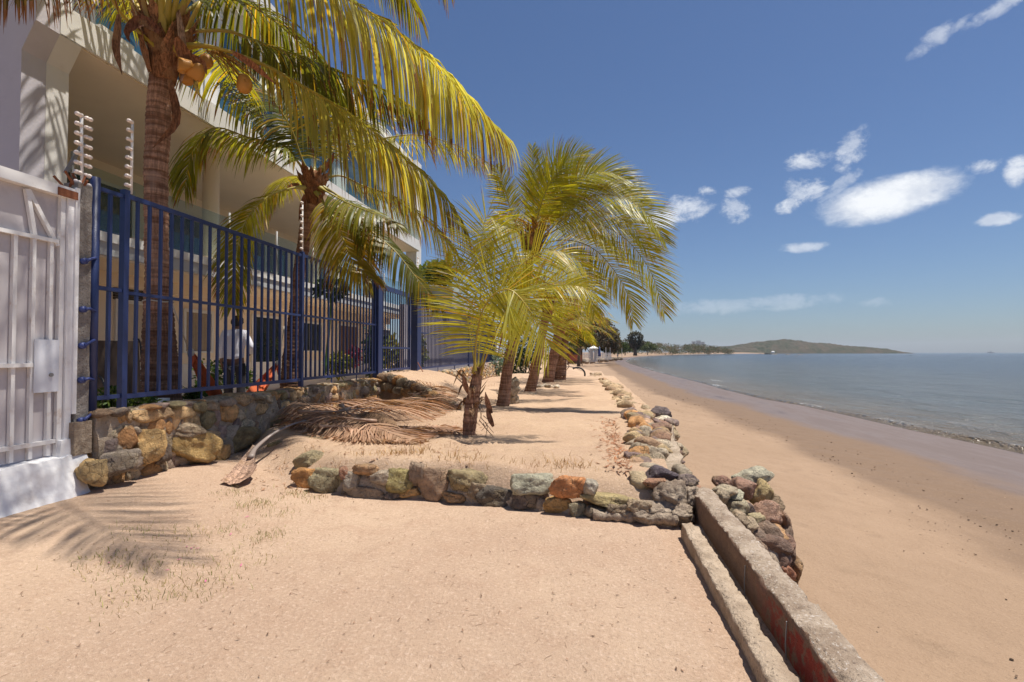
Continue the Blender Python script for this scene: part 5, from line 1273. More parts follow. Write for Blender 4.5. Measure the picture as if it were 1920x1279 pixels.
# white stone post by the third palm, small heap at the fourth, rubble by the far fence
c = P(964, 735, 12.4)
sp_ = thing("stone_stump", (c.x, c.y, .25), "short pale stone post standing beside the full palm's trunk", "stone post"); m = MB()
for k, (dz, r) in enumerate(((-.2, .13), (.02, .135), (.2, .12))): rock(m, c + V((0, 0, dz)), r, r, .15, 40 + k, 4, .14, (.40, .36, .30))
m.build("shaft", M['rock'], sp_, smooth=True)
GH = "husks and stones heaped at the fourth palm"
rs = np.random.RandomState(33)
for k in range(9):
    px = 1010 + k * 4.3; c = P(px, 727 + rs.uniform(-3, 4), 18.0 + rs.uniform(-.4, .6)); m = MB(); rock(m, c, .11, .10, .09, 70 + k, 3, .12, tuple(V((.46, .42, .36)) * rs.uniform(.5, 1.1)))
    tag(m.build("husk", M['rock'], None, smooth=True, org=c), "pale dry coconut husk in the heap at the fourth palm's foot", "husk", GH)
c = P(1000, 745, 15.4); m = MB(); rock(m, c, .22, .18, .12, 93, 4, .1, (.46, .42, .34)); tag(m.build("stone", M['rock'], None, smooth=True, org=c), "pale flat stone on the sand by the third palm's base", "stone")
c = P(1086, 702, 27); m = MB()
sp = [c + V((math.cos(a) * .40 - .1, .0, math.sin(a) * .36)) for a in np.linspace(-.5, 2.2, 16)]; m.tube(sp, .045, 8); tag(m.build("tyre", M['rubber'], None, smooth=True), "old black tyre half buried in the sand past the shaggy palm", "tyre")
# ------------------------------------------------------------------ the man behind the fence
def skin_mesh(name, verts, edges, radii, mat, parent, root=0, sub=2, world=None, smooth=True):
    me = bpy.data.meshes.new(name); me.from_pydata([tuple(v) for v in verts], edges, []); o = bpy.data.objects.new(name, me); COL.objects.link(o)
    sk = o.modifiers.new("s", 'SKIN'); sk.use_smooth_shade = True
    if not me.skin_vertices: me.skin_vertices.new()
    for i, r in enumerate(radii):
        me.skin_vertices[0].data[i].radius = r if isinstance(r, tuple) else (r, r)
    me.skin_vertices[0].data[root].use_root = True
    sb = o.modifiers.new("u", 'SUBSURF'); sb.levels = sub; sb.render_levels = sub
    dg = bpy.context.evaluated_depsgraph_get(); dg.update()
    nm = bpy.data.meshes.new_from_object(o.evaluated_get(dg)); nm.name = name
    bpy.data.objects.remove(o); nm.transform(world)
    nm.transform(Matrix.Translation(-ORG[parent])); nm.materials.clear()
    nm.polygons.foreach_set("use_smooth", [True] * len(nm.polygons))
    return link(name, nm, mat, parent)
def build_man():
    g = atX(440, 700, -6.45); base = V((g.x, g.y, YZ)); head = math.atan2(-c_fwd.x * .9 - .0, c_fwd.y) + .12
    root = thing("person", base, "man in a pale shirt and dark trousers standing with his back turned, head bowed", "person")
    Wm = Matrix.Translation(base) @ Matrix.Rotation(head, 4, 'Z')
    v = []; e = []; r = []
    def add(p, rad, par=None):
        v.append(p); r.append(rad)
        if par is not None: e.append((par, len(v) - 1))
        return len(v) - 1
    pel = add((0, 0, .93), (.125, .10)); sp = add((0, .0, 1.12), (.125, .095), pel); ch = add((0, .0, 1.31), (.145, .105), sp); nb = add((0, .02, 1.45), (.07, .065), ch)
    nk = add((0, .05, 1.51), (.055, .055), nb); h1 = add((0, .085, 1.57), (.075, .085), nk); h2 = add((0, .105, 1.64), (.080, .095), h1); h3 = add((0, .11, 1.70), (.055, .065), h2)
    add((0, .20, 1.605), (.014, .016), h1)
    for s in (-1, 1): add((s * .088, .09, 1.61), (.012, .02), h1)
    for s in (-1, 1):
        sh = add((s * .165, .0, 1.40), .062, ch)
        if s < 0: el = add((-.235, -.035, 1.13), .045, sh); wr = add((-.245, .03, .89), .032, el); hd = (-.245, .05, .815); fd = V((0, .12, -1))
        else: el = add((.285, -.04, 1.13), .045, sh); wr = add((.20, .17, 1.02), .032, el); hd = (.15, .235, 1.0); fd = V((-.6, .75, -.15))
        pm = add(hd, (.036, .022), wr); fd.normalize(); sd_ = V((0, 1, .12)) if s < 0 else V((.1, .1, 1)); sd_.normalize()
        for k in range(4):
            a = add(tuple(V(hd) + fd * .045 + sd_ * (.027 - .018 * k)), .010, pm); b = add(tuple(V(hd) + fd * (.078 - .006 * abs(k - 1)) + sd_ * (.027 - .018 * k) + V((.01, 0, 0))), .0088, a)
            add(tuple(V(hd) + fd * (.105 - .010 * abs(k - 1)) + sd_ * (.026 - .017 * k) + V((.024, 0, 0))), .0075, b)
        a = add(tuple(V(hd) - fd * .01 + sd_ * .045), .011, pm); add(tuple(V(hd) + fd * .035 + sd_ * .062), .009, a)
        hp = add((s * .095, 0, .87), .085, pel); kn = add((s * .105, .02, .49), .058, hp); an = add((s * .11, -.02, .09), .042, kn); add((s * .125, .15, .045), (.042, .03), an)
    skin_mesh("body", v, e, r, M['skin'], root, 0, 2, Wm)
    # shirt hanging loose over the hips
    v.clear(); e.clear(); r.clear()
    a = add((0, -.005, .90), (.185, .135)); b = add((0, -.005, 1.02), (.175, .13), a); c = add((0, -.01, 1.20), (.175, .13), b); d = add((0, -.005, 1.34), (.17, .12), c); f = add((0, .02, 1.455), (.085, .075), d)
    for s in (-1, 1):
        sh = add((s * .175, -.005, 1.40), .080, d)
        if s < 0: x = add((-.25, -.04, 1.14), .066, sh); add((-.255, .02, .93), .050, x)
        else: x = add((.30, -.045, 1.14), .066, sh); add((.22, .14, 1.035), .050, x)
    o = skin_mesh("shirt", v, e, r, M['shirt'], root, 2, 3, Wm)
    n = len(o.data.vertices); co = np.zeros(n * 3); o.data.vertices.foreach_get("co", co); co = co.reshape(-1, 3)
    co += .009 * np.stack([fbm(co[:, 0] * 11 + q, co[:, 1] * 11, co[:, 2] * 6, 3) for q in (0, 30, 60)], -1); o.data.vertices.foreach_set("co", co.ravel()); o.data.update()
    cl = MB(); ring = [V((.078 * math.cos(t), .035 + .072 * math.sin(t), 1.475 + .015 * math.sin(t))) for t in np.linspace(0, 2 * math.pi, 20)]
    cl.tube([Wm @ p for p in ring], .014, 6); cl.build("collar", M['shirt'], o, smooth=True)
    v.clear(); e.clear(); r.clear()
    a = add((0, 0, .90), (.155, .115))
    for s in (-1, 1): h = add((s * .095, 0, .80), .105, a); k = add((s * .108, .02, .49), .082, h); add((s * .113, -.015, .10), .072, k)
    skin_mesh("trousers", v, e, r, M['trousers'], root, 0, 2, Wm)
    m = MB(); rock(m, (0, .09, 1.655), .092, .108, .085, 5, 4, .05, (1, 1, 1), planes=4, rot=(-.25, 0, 0)); rock(m, (0, .035, 1.615), .082, .065, .08, 6, 4, .05, (1, 1, 1), planes=4, rot=(0, 0, 0)); m.v = [tuple(Wm @ V(q)) for q in m.v]; m.build("hair", M['hair'], root, smooth=True)
    for s in (-1, 1):
        m = MB(); rock(m, (s * .033, .178, 1.635), .013, .010, .010, 3, 2, 0, (1, 1, 1), planes=1); m.v = [tuple(Wm @ V(q)) for q in m.v]; m.build("eye", M['whitewash'], root, smooth=True)
        m = MB(); rock(m, (s * .12, .06, .05), .055, .145, .05, 9, 3, .03, (1, 1, 1), planes=3, rot=(0, 0, 0)); m.v = [tuple(Wm @ V(q)) for q in m.v]; m.build("shoe", M['shoe'], root, smooth=True)
build_man()

# ------------------------------------------------------------------ hammock slung between the two palms
hm = thing("hammock", atX(430, 740, -5.55), "orange cloth hammock slung between two palm trunks behind the fence", "hammock")
A = atX(357, 662, -5.55); B = atX(521, 682, -5.55); lo = atX(438, 785, -5.5)
def hammock():
    n, k = 44, 12; m = MB(); ctl = [A, atX(385, 718, -5.52), lo + V((0, 0, -.02)), atX(490, 728, -5.52), B]; sp = spline(ctl, n)
    for i, p in enumerate(sp):
        f = i / (n - 1); w = .05 + .27 * math.sin(math.pi * f) ** .8
        for j in range(k + 1):
            s = j / k * 2 - 1
            m.v.append((p.x + s * w * .55 + .015 * math.sin(j * 2.1 + i * .35), p.y, p.z + (abs(s) ** 2) * w * .6 - .12 * math.sin(math.pi * f) + .02 * math.sin(j * 2.6 + f * 3)))
    for i in range(n - 1):
        for j in range(k): m.f.append((i * (k + 1) + j, i * (k + 1) + j + 1, (i + 1) * (k + 1) + j + 1, (i + 1) * (k + 1) + j)); m.c.append((1, 1, 1)); m.mi.append(0)
    m.build("cloth", M['hammock'], hm, smooth=True)
hammock()
for a, b_ in ((A, P(322, 568, 6.6)), (B, P(533, 612, 9.75))):
    m = MB(); m.tube([a, a.lerp(b_, .5) + V((0, 0, -.02)), b_], .010, 6); m.build("rope", M['rope'], hm, smooth=True)
    m = MB(); rock(m, a, .045, .05, .06, 12, 3, .2, (1, 1, 1)); m.build("knot", M['rope'], hm, smooth=True)
    m = MB(); m.tube([a, a + V((0, .03, -.1)), a + V((.01, .0, -.2))], [.03, .04, .01], 6); m.build("tassel", M['hammock'], hm, smooth=True)
for z, c0, r in ((2.05, P(296.5, 566, 6.77), .172),):
    m = MB(); m.tube([c0 + V((r * math.cos(t), r * math.sin(t), .01 * math.sin(3 * t))) for t in np.linspace(0, 6.28, 22)], .009, 5); m.build("trunk_loop", M['rope'], hm, smooth=True)

# ------------------------------------------------------------------ folding garden chair and small yard things
def chair():
    c = atX(231, 690, -6.55); o = V((c.x, c.y, YZ)); r = thing("garden_chair", o, "folding garden chair with a black tube frame and brown fabric back", "chair")
    fx = V((.94, -.34, 0)); sx = V((.34, .94, 0)); up = V((0, 0, 1))
    def T(x, y, z): return o + sx * x + fx * y + up * z
    m = MB(); n = 12
    for i in range(n + 1):
        f = i / n
        for j in range(5):
            u = j / 4 * 2 - 1
            m.v.append(tuple(T(.30 * u, -.12 - .10 * f + .03 * (1 - u * u), .42 + .80 * f)))
    for i in range(n):
        for j in range(4): m.f.append((i * 5 + j, i * 5 + j + 1, (i + 1) * 5 + j + 1, (i + 1) * 5 + j)); m.c.append((1, 1, 1)); m.mi.append(0)
    m.build("backrest", M['sling'], r, smooth=True)
    m = MB(); m.obox(T(0, .12, .42), sx * .29, fx * .25 + up * .04, up * .012); m.build("seat", M['sling'], r)
    for s in (-1, 1):
        m = MB(); m.tube(spline([T(s * .33, .02, .0), T(s * .33, -.10, .40), T(s * .33, -.20, 1.0), T(s * .33, -.24, 1.20), T(s * .31, -.25, 1.25), T(s * .24, -.25, 1.25)], 20), .014, 8); m.build("back_frame", M['black'], r, smooth=True)
        m = MB(); m.tube(spline([T(s * .35, -.16, .72), T(s * .36, .05, .74), T(s * .36, .25, .70), T(s * .36, .36, .50), T(s * .35, .38, .25), T(s * .34, .45, .0)], 20), .014, 8); m.build("armrest", M['black'], r, smooth=True)
        m = MB(); m.tube([T(s * .34, .40, .44), T(s * .34, -.15, .36), T(s * .34, -.42, .0)], .013, 8); m.build("leg", M['black'], r, smooth=True)
    m = MB(); m.tube([T(-.34, .46, .02), T(.34, .46, .02)], .013, 8); m.build("stretcher", M['black'], r, smooth=True)
chair()
m = MB(); c = atX(301, 757, -5.32); m.box(c.x - .05, c.x + .05, c.y - .09, c.y + .09, .85, .92); tag(m.build("concrete_block", M['whitewash']), "small white block on the stone wall beside the tall palm's trunk", "block")

# ------------------------------------------------------------------ leafy plants
def leaves(mb, c, rx, ry, rz, n, size, cols, rs, hollow=.35, blade=False, up=.3):
    c = V(c)
    for k in range(n):
        d = rs.normal(size=3); d /= np.linalg.norm(d); q = rs.uniform(hollow, 1) ** .6
        p = c + V((d[0] * rx * q, d[1] * ry * q, d[2] * rz * q))
        a = V(rs.normal(size=3)).normalized(); a = (a + V(d) * .6 + V((0, 0, up))).normalized(); b = a.cross(V(rs.normal(size=3))).normalized()
        s = size * rs.uniform(.6, 1.3); w = s * (.42 if not blade else .12)
        i = rs.randint(len(cols)); col = tuple(V(cols[i]) * rs.uniform(.6, 1.35))
        mid = p + a * s * .5 + V((0, 0, -s * .06)); tip = p + a * s + V((0, 0, -s * .22))
        mb.add([p, mid - b * w * .5, tip, mid + b * w * .5], [(0, 1, 2, 3)], col)
def bush(name, c, rx, ry, rz, n, size, cols, label, cat="plant", seed=1, group=None, stems=4, blade=False, lobes=5):
    rs = np.random.RandomState(seed); base = V((c[0], c[1], c[2] - rz)); r = thing(name, base, label, cat, group); m = MB()
    for k in range(lobes):
        o = V((rs.uniform(-.5, .5) * rx, rs.uniform(-.5, .5) * ry, rs.uniform(-.45, .45) * rz)); f = rs.uniform(.5, .8)
        leaves(m, V(c) + o, rx * f, ry * f, rz * f, n // lobes, size, cols, rs, blade=blade)
    m.build("foliage", M['leaf_dark'], r)
    m = MB()
    for k in range(stems):
        e = V(c) + V((rs.uniform(-.6, .6) * rx, rs.uniform(-.6, .6) * ry, rs.uniform(0, .6) * rz)); m.tube([base + V((rs.uniform(-.1, .1) * rx, 0, 0)), base.lerp(e, .5) + V((rs.uniform(-.1, .1) * rx, 0, 0)), e], [.018 * max(1, rz), .012 * max(1, rz), .005 * max(1, rz)], 5)
    m.build("stem", M['bark'], r)
    return r
LG = [(.07, .13, .02), (.12, .17, .03), (.04, .08, .015)]; YGc = [(.22, .24, .03), (.30, .26, .04), (.12, .16, .02)]; DG = [(.018, .038, .010), (.028, .05, .012), (.04, .065, .015)]
GB = "low shrubs along the fence"
for k, (px, py, X, rx, rz, lab) in enumerate([(198, 752, -5.30, .13, .16, "small leafy shrub at the foot of the first blue fence post"), (248, 758, -5.42, .22, .13, "low leafy shrub between the second fence post and the tall palm"), (368, 742, -5.45, .16, .13, "little green plant right of the tall palm's base")]):
    c = atX(px, py, X); bush("shrub", c, rx, rx, rz, 420, .075, LG, lab, "shrub", 60 + k, GB)
for k, (px, py, X, rx, rz, cols, sz, lab) in enumerate([(405, 712, -7.4, .3, .35, LG, .12, "green plant in the yard left of the man's legs"), (452, 708, -7.6, .25, .35, LG, .12, "green plant in the yard just beyond the man"), (640, 683, -5.9, .32, .30, YGc, .16, "yellow green croton behind the stone wall near the far palm"), (664, 668, -6.1, .22, .35, [(.20, .03, .06), (.09, .05, .03), (.30, .06, .09)], .12, "dark red leaved plant beside the yellow green croton"),
                                               (702, 655, -5.9, .3, .75, DG, .22, "tall dark leaved shrub beside the blue gate post"), (742, 668, -6.6, .5, .6, YGc, .28, "yellow green shrub seen through the gate"), (776, 660, -5.75, .25, .7, YGc, .35, "upright leafy plant between gate and far post")]):
    c = atX(px, py, X); bush("shrub", (c.x, c.y, max(c.z, .45 + rz)), rx, rx, rz, 380, sz, cols, lab, "shrub", 70 + k)
b_ = atX(609, 700, -5.75); t_ = atX(622, 545, -5.75)
yt = thing("young_tree", (b_.x, b_.y, YZ), "slender young tree with a green stem and small bushy top behind the fence", "tree"); m = MB(); m.tube(spline([b_, b_.lerp(t_, .5) + V((0, .03, 0)), t_], 10), [.035 - .015 * k / 9 for k in range(10)], 8, col=(.12, .22, .06)); m.build("trunk", M['petiole'], yt, smooth=True)
m = MB(); rs = np.random.RandomState(6); leaves(m, t_ + V((0, 0, .05)), .32, .32, .2, 260, .2, DG + LG, rs); m.build("crown", M['leaf_dark'], yt)
c = atX(822, 520, -6.0); bush("shrub", (c.x, c.y, c.z), 1.1, .9, .55, 700, .30, [(.14, .20, .04), (.08, .13, .03), (.22, .26, .07)], "leafy green shrub growing over the top of the lilac grey wall", "shrub", 81, lobes=7)
c = P(985, 650, 31); bush("hedge", (c.x, c.y, 1.25), 1.7, 1.2, 1.5, 2600, .20, DG, "dense dark green bush behind the palm trunks", "bush", 82, lobes=9)
c = P(936, 690, 27.0); bush("agave", (c.x, c.y, .85), .4, .4, .6, 110, .7, [(.12, .19, .16), (.16, .22, .17)], "blue green spiky plant beside the pale concrete post", "plant", 83, blade=True, lobes=2)

# ------------------------------------------------------------------ trees along the far beach
def tree(name, px, pbase, d, lobes, n, size, cols, label, seed, trunk_r=.2, zb=.4, cat="tree", fork=3):
    rs = np.random.RandomState(seed); b = P(px, pbase, d); b.z = zb; r = thing(name, b, label, cat, None); m = MB()
    for (lx, ly, rx, ry) in lobes:
        c = P(lx, ly, d + rs.uniform(-.6, .6) * rx * d / FPX); k = d / FPX
        leaves(m, c, rx * k, rx * k * .9, ry * k, int(n * rx * ry / sum(a * b_ for _, _, a, b_ in lobes)), size, cols, rs, hollow=.15, up=.1)
    m.build("crown", M['leaf_dark'], r)
    m = MB(); top = P(lobes[0][0], lobes[0][1], d)
    m.tube([b, b.lerp(top, .4), b.lerp(top, .8)], [trunk_r, trunk_r * .75, trunk_r * .4], 8)
    for (lx, ly, rx, ry) in lobes[1:1 + fork]:
        e = P(lx, ly, d); m.tube([b.lerp(top, .35), b.lerp(top, .4).lerp(e, .6), e], [trunk_r * .5, trunk_r * .35, trunk_r * .12], 6)
    m.build("trunk", M['bark'], r, smooth=True)
DB = [(.11, .095, .045), (.14, .115, .06), (.08, .08, .036), (.19, .13, .08)]
tree("broad_tree", 1118, 668, 105, [(1120, 624, 36, 24), (1102, 610, 22, 18), (1138, 632, 24, 22), (1112, 598, 22, 12), (1152, 644, 14, 16), (1096, 634, 16, 20), (1130, 608, 18, 13), (1148, 628, 11, 11)], 7600, .6, DB, "big dark brownish green tree standing over the huts on the far beach", 91, .45)
tree("umbrella_tree", 1191, 661, 175, [(1191, 645, 13, 6), (1191, 625, 11, 3), (1183, 631, 7, 3), (1200, 631, 6, 4), (1177, 638, 7, 2), (1202, 641, 7, 5), (1188, 638, 9, 3), (1192, 651, 9, 3)], 2200, .7, [(.055, .055, .030), (.08, .07, .038)], "lone round-topped tree at the bend of the shore", 92, .7, fork=4)
tree("almond_tree", 1085, 690, 44, [(1088, 612, 26, 24), (1076, 586, 20, 20), (1100, 628, 14, 14), (1080, 638, 20, 14)], 3200, .26, [(.10, .15, .02), (.15, .19, .03), (.06, .10, .015)], "bright green leafy tree right behind the shaggy palm", 93, .16, zb=.3)
tree("small_tree", 1106, 668, 92, [(1106, 641, 15, 9), (1094, 645, 10, 8), (1116, 650, 8, 8)], 1300, .38, [(.13, .12, .03), (.09, .10, .025)], "low olive tree above the white fence", 94, .15)
tree("bushy_tree", 1158, 662, 140, [(1160, 648, 12, 9), (1150, 653, 10, 7), (1170, 650, 8, 6)], 1500, .6, [(.05, .085, .018), (.08, .11, .025)], "bushy green tree left of the lone round-topped tree", 95, .2)
tree("bushy_tree", 1138, 665, 112, [(1140, 655, 10, 7), (1130, 650, 9, 7), (1150, 657, 6, 5)], 1200, .45, [(.07, .075, .02), (.05, .05, .02)], "scrubby tree just right of the huts, under the big dark tree", 96, .15)
# scrub on the spit: far mass that nobody could count
m = MB(); rs = np.random.RandomState(14)
outl = [(1150, 650), (1180, 645), (1205, 640), (1215, 640), (1230, 642), (1245, 643.5), (1262, 645.5), (1285, 644.5), (1310, 646), (1333, 647.5), (1351, 650.5), (1370, 655)]
for k in range(420):
    px = 1150 + 222 * rs.rand() ** 1.1; d = 300 + (px - 1150) * 1.7 + rs.uniform(-50, 70); top = np.interp(px, [a for a, _ in outl], [b for _, b in outl])
    py = rs.uniform(top + 2.5, 661); s = rs.uniform(2.6, 5.0) * d / FPX
    c = P(px, py, d); c.z = max(c.z, .3); dry = rs.rand() < (.45 if px > 1215 else .15)
    col = [(.17, .115, .055), (.21, .14, .07)] if dry else [(.055, .085, .018), (.09, .115, .026), (.07, .07, .022)]
    leaves(m, c, s * 1.4, s, s * .8, 70, s * .5, col, rs, hollow=.6)
tag(m.build("scrub", M['leaf_dark']), kind="stuff")

# ------------------------------------------------------------------ hut, fence and odd things on the far beach
o = P(1078, 679, 58); o.z = .2
ht = thing("beach_hut", o, "little faded red hut with a thatched roof beyond the palm row", "hut")
def hb(name, mat, x0, x1, y0, y1, z0, z1): m = MB(); m.box(o.x + x0, o.x + x1, o.y + y0, o.y + y1, z0, z1); return m.build(name, mat, ht)
hb("counter", M['red'], -.8, .8, -.6, -.5, .55, 1.25); hb("shelf", M['brown_door'], -.85, .85, -.75, -.6, 1.22, 1.28); hb("back_wall", M['louvre'], -.75, .75, .5, .6, .2, 2.1); hb("platform", M['brown_door'], -.8, .8, -.5, .5, .35, .5)
for x, y in ((-.8, -.6), (.8, -.6), (-.8, .6), (.8, .6)): m = MB(); m.tube([(o.x + x, o.y + y, .0), (o.x + x, o.y + y, 2.15)], .05, 7); m.build("post", M['bark'], ht, smooth=True)
m = MB(); rs = np.random.RandomState(2)
m.add([(o.x - 1.15, o.y - 1.0, 1.95), (o.x + 1.15, o.y - 1.0, 1.95), (o.x + 1.15, o.y + 1, 1.95), (o.x - 1.15, o.y + 1, 1.95), (o.x - .5, o.y, 2.6), (o.x + .5, o.y, 2.6)], [(0, 1, 5, 4), (1, 2, 5), (2, 3, 4, 5), (3, 0, 4), (0, 3, 2, 1)])
for k in range(240):
    f = rs.rand(); s = rs.uniform(-1.1, 1.1); p = V((o.x + s * (1 - .5 * f), o.y - 1.0 * (1 - f) - .03, 1.97 + .63 * f)); m.add([p + V((-.04, 0, .1)), p + V((.04, 0, .1)), p + V((rs.uniform(-.05, .05), -.06, -.2))], [(0, 1, 2)])
m.build("thatch_roof", M['thatch'], ht)
for k, (dx, z) in enumerate(((-.45, 1.40), (0.1, 1.36), (.5, 1.38))): hb("box", [M['red'], M['louvre'], M['brown_door']][k], dx - .18, dx + .18, -.72, -.55, 1.285, z + .1)
pf0, pf1 = P(1092, 669, 80), P(1146, 669, 84)
pk = thing("picket_fence", pf0, "long low white picket fence along the top of the far beach", "fence")
n = 34; pf0.z = pf1.z = .45
for z in (.35, .75): m = MB(); m.beam(pf0 + V((0, 0, z)), pf1 + V((0, 0, z)), .05, .07); m.build("rail", M['frame'], pk)
for k in range(n):
    p = pf0.lerp(pf1, (k + rs.uniform(-.2, .2)) / (n - 1)); m = MB(); m.box(p.x - .045, p.x + .045, p.y - .06, p.y - .03, .3, 1.45 + rs.uniform(-.08, .08)); m.build("picket", M['frame'], pk)
for k, px in enumerate((1136, 1144, 1158, 1166)):
    p = P(px, 668, 100 + k * 3); m = MB(); m.tube([(p.x, p.y, .2), (p.x, p.y, 2.5)], .06, 6); tag(m.build("wooden_post", M['frame'], None), ["first bare white post standing behind the picket fence, under the dark tree", "second bare white post behind the picket fence", "third bare white post, near the fence end", "last bare white post, past the fence end"][k], "post", "bare posts behind the picket fence")
o2 = P(1113, 672, 74); o2.z = .1
cn = thing("canopy", o2, "small white canopy with cloth sides between hut and fence", "canopy")
for sx_ in (-.55, .55):
    for sy in (-.4, .4): m = MB(); m.tube([(o2.x + sx_, o2.y + sy, .0), (o2.x + sx_, o2.y + sy, 2.1)], .035, 6); m.build("pole", M['frame'], cn)
m = MB(); n = 30
for side in (-1, 1):
    b0 = len(m.v)
    for i in range(n + 1):
        x = o2.x + side * (.12 + .42 * i / n); y = o2.y - .44 + .05 * math.sin(i * 1.3)
        m.v += [(x - side * .12, y - .12, .15), (x, y, 2.05)]
    for i in range(n): m.f.append((b0 + 2 * i, b0 + 2 * i + 2, b0 + 2 * i + 3, b0 + 2 * i + 1)); m.c.append((1, 1, 1)); m.mi.append(0)
m.build("curtain", M['frame'], cn, smooth=True)
m = MB(); m.add([(o2.x - .7, o2.y - .55, 2.1), (o2.x + .7, o2.y - .55, 2.1), (o2.x + .7, o2.y + .55, 2.1), (o2.x - .7, o2.y + .55, 2.1), (o2.x, o2.y, 2.5)], [(0, 1, 4), (1, 2, 4), (2, 3, 4), (3, 0, 4), (3, 2, 1, 0)]); m.build("roof", M['frame'], cn)
o3 = P(1124, 668, 78); m = MB()
ub = thing("parasol", (o3.x, o3.y, .2), "closed dark blue parasol beside the white canopy", "parasol")
m.tube([(o3.x, o3.y, .1), (o3.x, o3.y, 2.4)], .03, 6); m.build("pole", M['frame'], ub); m = MB(); m.tube([(o3.x, o3.y, .9), (o3.x, o3.y, 1.3), (o3.x, o3.y, 2.0), (o3.x, o3.y, 2.45)], [.22, .20, .13, .02], 8); m.build("canopy", M['blue_old'], ub, smooth=True)
GR = "rocks heaped along the top of the far beach"; rs = np.random.RandomState(44)
for k in range(34):
    px = 1086 + 78 * rs.rand(); d = 66 + (px - 1086) * .45 + rs.uniform(-3, 3); c = P(px, 672, d); c.z = .12 + rs.uniform(0, .25); s = rs.uniform(.2, .5); m = MB(); rock(m, c, s * 1.3, s, s * .8, 200 + k, 2, .1, tuple(V((.22, .19, .16)) * rs.uniform(.5, 1.3)))
    tag(m.build("rock", M['rock'], None, smooth=True, org=c), "grey brown rock in the heap below the far white picket fence", "rock", GR)
# reefs, floats and boats
GF = "dark reef rocks breaking the water"
for k, (px, py, w) in enumerate([(1500, 665.7, 7), (1478, 665.2, 5), (1440, 664.4, 8), (1452, 664.6, 6), (1430, 664.2, 6), (1418, 664.0, 5), (1492, 669.3, 2.0), (1546, 663.2, 2.2)]):
    c = atZ(px, py, -1.0); d = c.dot(V(_f)); m = MB(); rock(m, c, w * d / FPX, w * d / FPX, .9 * d / FPX, 30 + k, 2, .2, (.10, .09, .08)); tag(m.build("reef_rock", M['rock'], None, smooth=True, org=c), ["long dark reef rock below the middle of the headland", "short dark reef rock left of the longest one", "low reef rock nearer the spit", "low reef rock second from the spit", "thin reef rock by the white house", "smallest reef rock close to the spit", "lone dark rock in front of the reef", "tiny dark rock off the headland's foot"][k], "rock", GF)
def boat(px, py, L, mat, label, cat="boat", cabin=False):
    c = atZ(px, py, -1.0); r = thing(cat, c, label, cat); m = MB(); n = 14; secs = []
    for i in range(n + 1):
        f = i / n * 2 - 1; w = .5 * L * .30 * (1 - abs(f) ** 2.4); z = .11 * L * (1 + .35 * f * f)
        secs.append([(c.x + f * L / 2, c.y - w, c.z + z), (c.x + f * L / 2 * .92, c.y - w * .6, c.z - .02 * L), (c.x + f * L / 2 * .92, c.y + w * .6, c.z - .02 * L), (c.x + f * L / 2, c.y + w, c.z + z)])
    for s in secs: m.v += s
    for i in range(n):
        for j in range(3): m.f.append((i * 4 + j, i * 4 + j + 1, (i + 1) * 4 + j + 1, (i + 1) * 4 + j)); m.c.append((1, 1, 1)); m.mi.append(0)
        m.f.append((i * 4 + 3, i * 4, (i + 1) * 4, (i + 1) * 4 + 3)); m.c.append((1, 1, 1)); m.mi.append(0)
    m.build("hull", mat, r)
    m = MB(); m.box(c.x - L * .12, c.x + L * .06, c.y - L * .05, c.y + L * .05, c.z + L * .112, c.z + L * (.26 if cabin else .18)); m.build("cabin" if cabin else "thwart", mat, r)
    return r
boat(1707, 667.0, 2.2, M['boat'], "small dark boat on open water right of the headland"); boat(1858, 662.2, 26, M['ship'], "pale ship low on the horizon", "ship", True)
c = P(1450, 657.0, 1190); wh = thing("house", (c.x, c.y, -.5), "tiny white house at the foot of the headland", "house"); m = MB(); m.box(c.x - 2.8, c.x + 2.8, c.y, c.y + 8, .5, 3.3); m.build("wall", M['frame'], wh); m = MB(); m.add([(c.x - 3, c.y - 1, 3.0), (c.x + 3, c.y - 1, 3.0), (c.x + 3, c.y + 9, 3.0), (c.x - 3, c.y + 9, 3.0), (c.x - 3, c.y + 4, 4.8), (c.x + 3, c.y + 4, 4.8)], [(0, 1, 5, 4), (2, 3, 4, 5), (1, 2, 5), (3, 0, 4), (0, 3, 2, 1)]); m.build("roof", M['frame'], wh)
GT = "pale tower blocks beyond the spit"
for k, (px, py, w, h) in enumerate(((1301, 640, 3.0, 9), (1310, 638.5, 3.6, 11), (1318, 641, 3, 8))):
    c = P(px, py, 2300); kx = 2300 / FPX; bt_ = thing("tower_block", (c.x, c.y, -1), ["left of three hazy tower blocks behind the spit", "tallest of three hazy tower blocks behind the spit", "right and lowest of three hazy tower blocks behind the spit"][k], "building", GT)
    m = MB(); m.box(c.x - w * kx, c.x + w * kx, c.y, c.y + 15, -1, c.z); m.build("wall", M['ship'], bt_)
    m = MB()
    for f in range(8): z = 15 + f * 6; (z < c.z - 3) and m.box(c.x - w * kx * .8, c.x + w * kx * .8, c.y - .3, c.y - .05, z, z + 2)
    m.build("window_band", M['glass'], bt_)

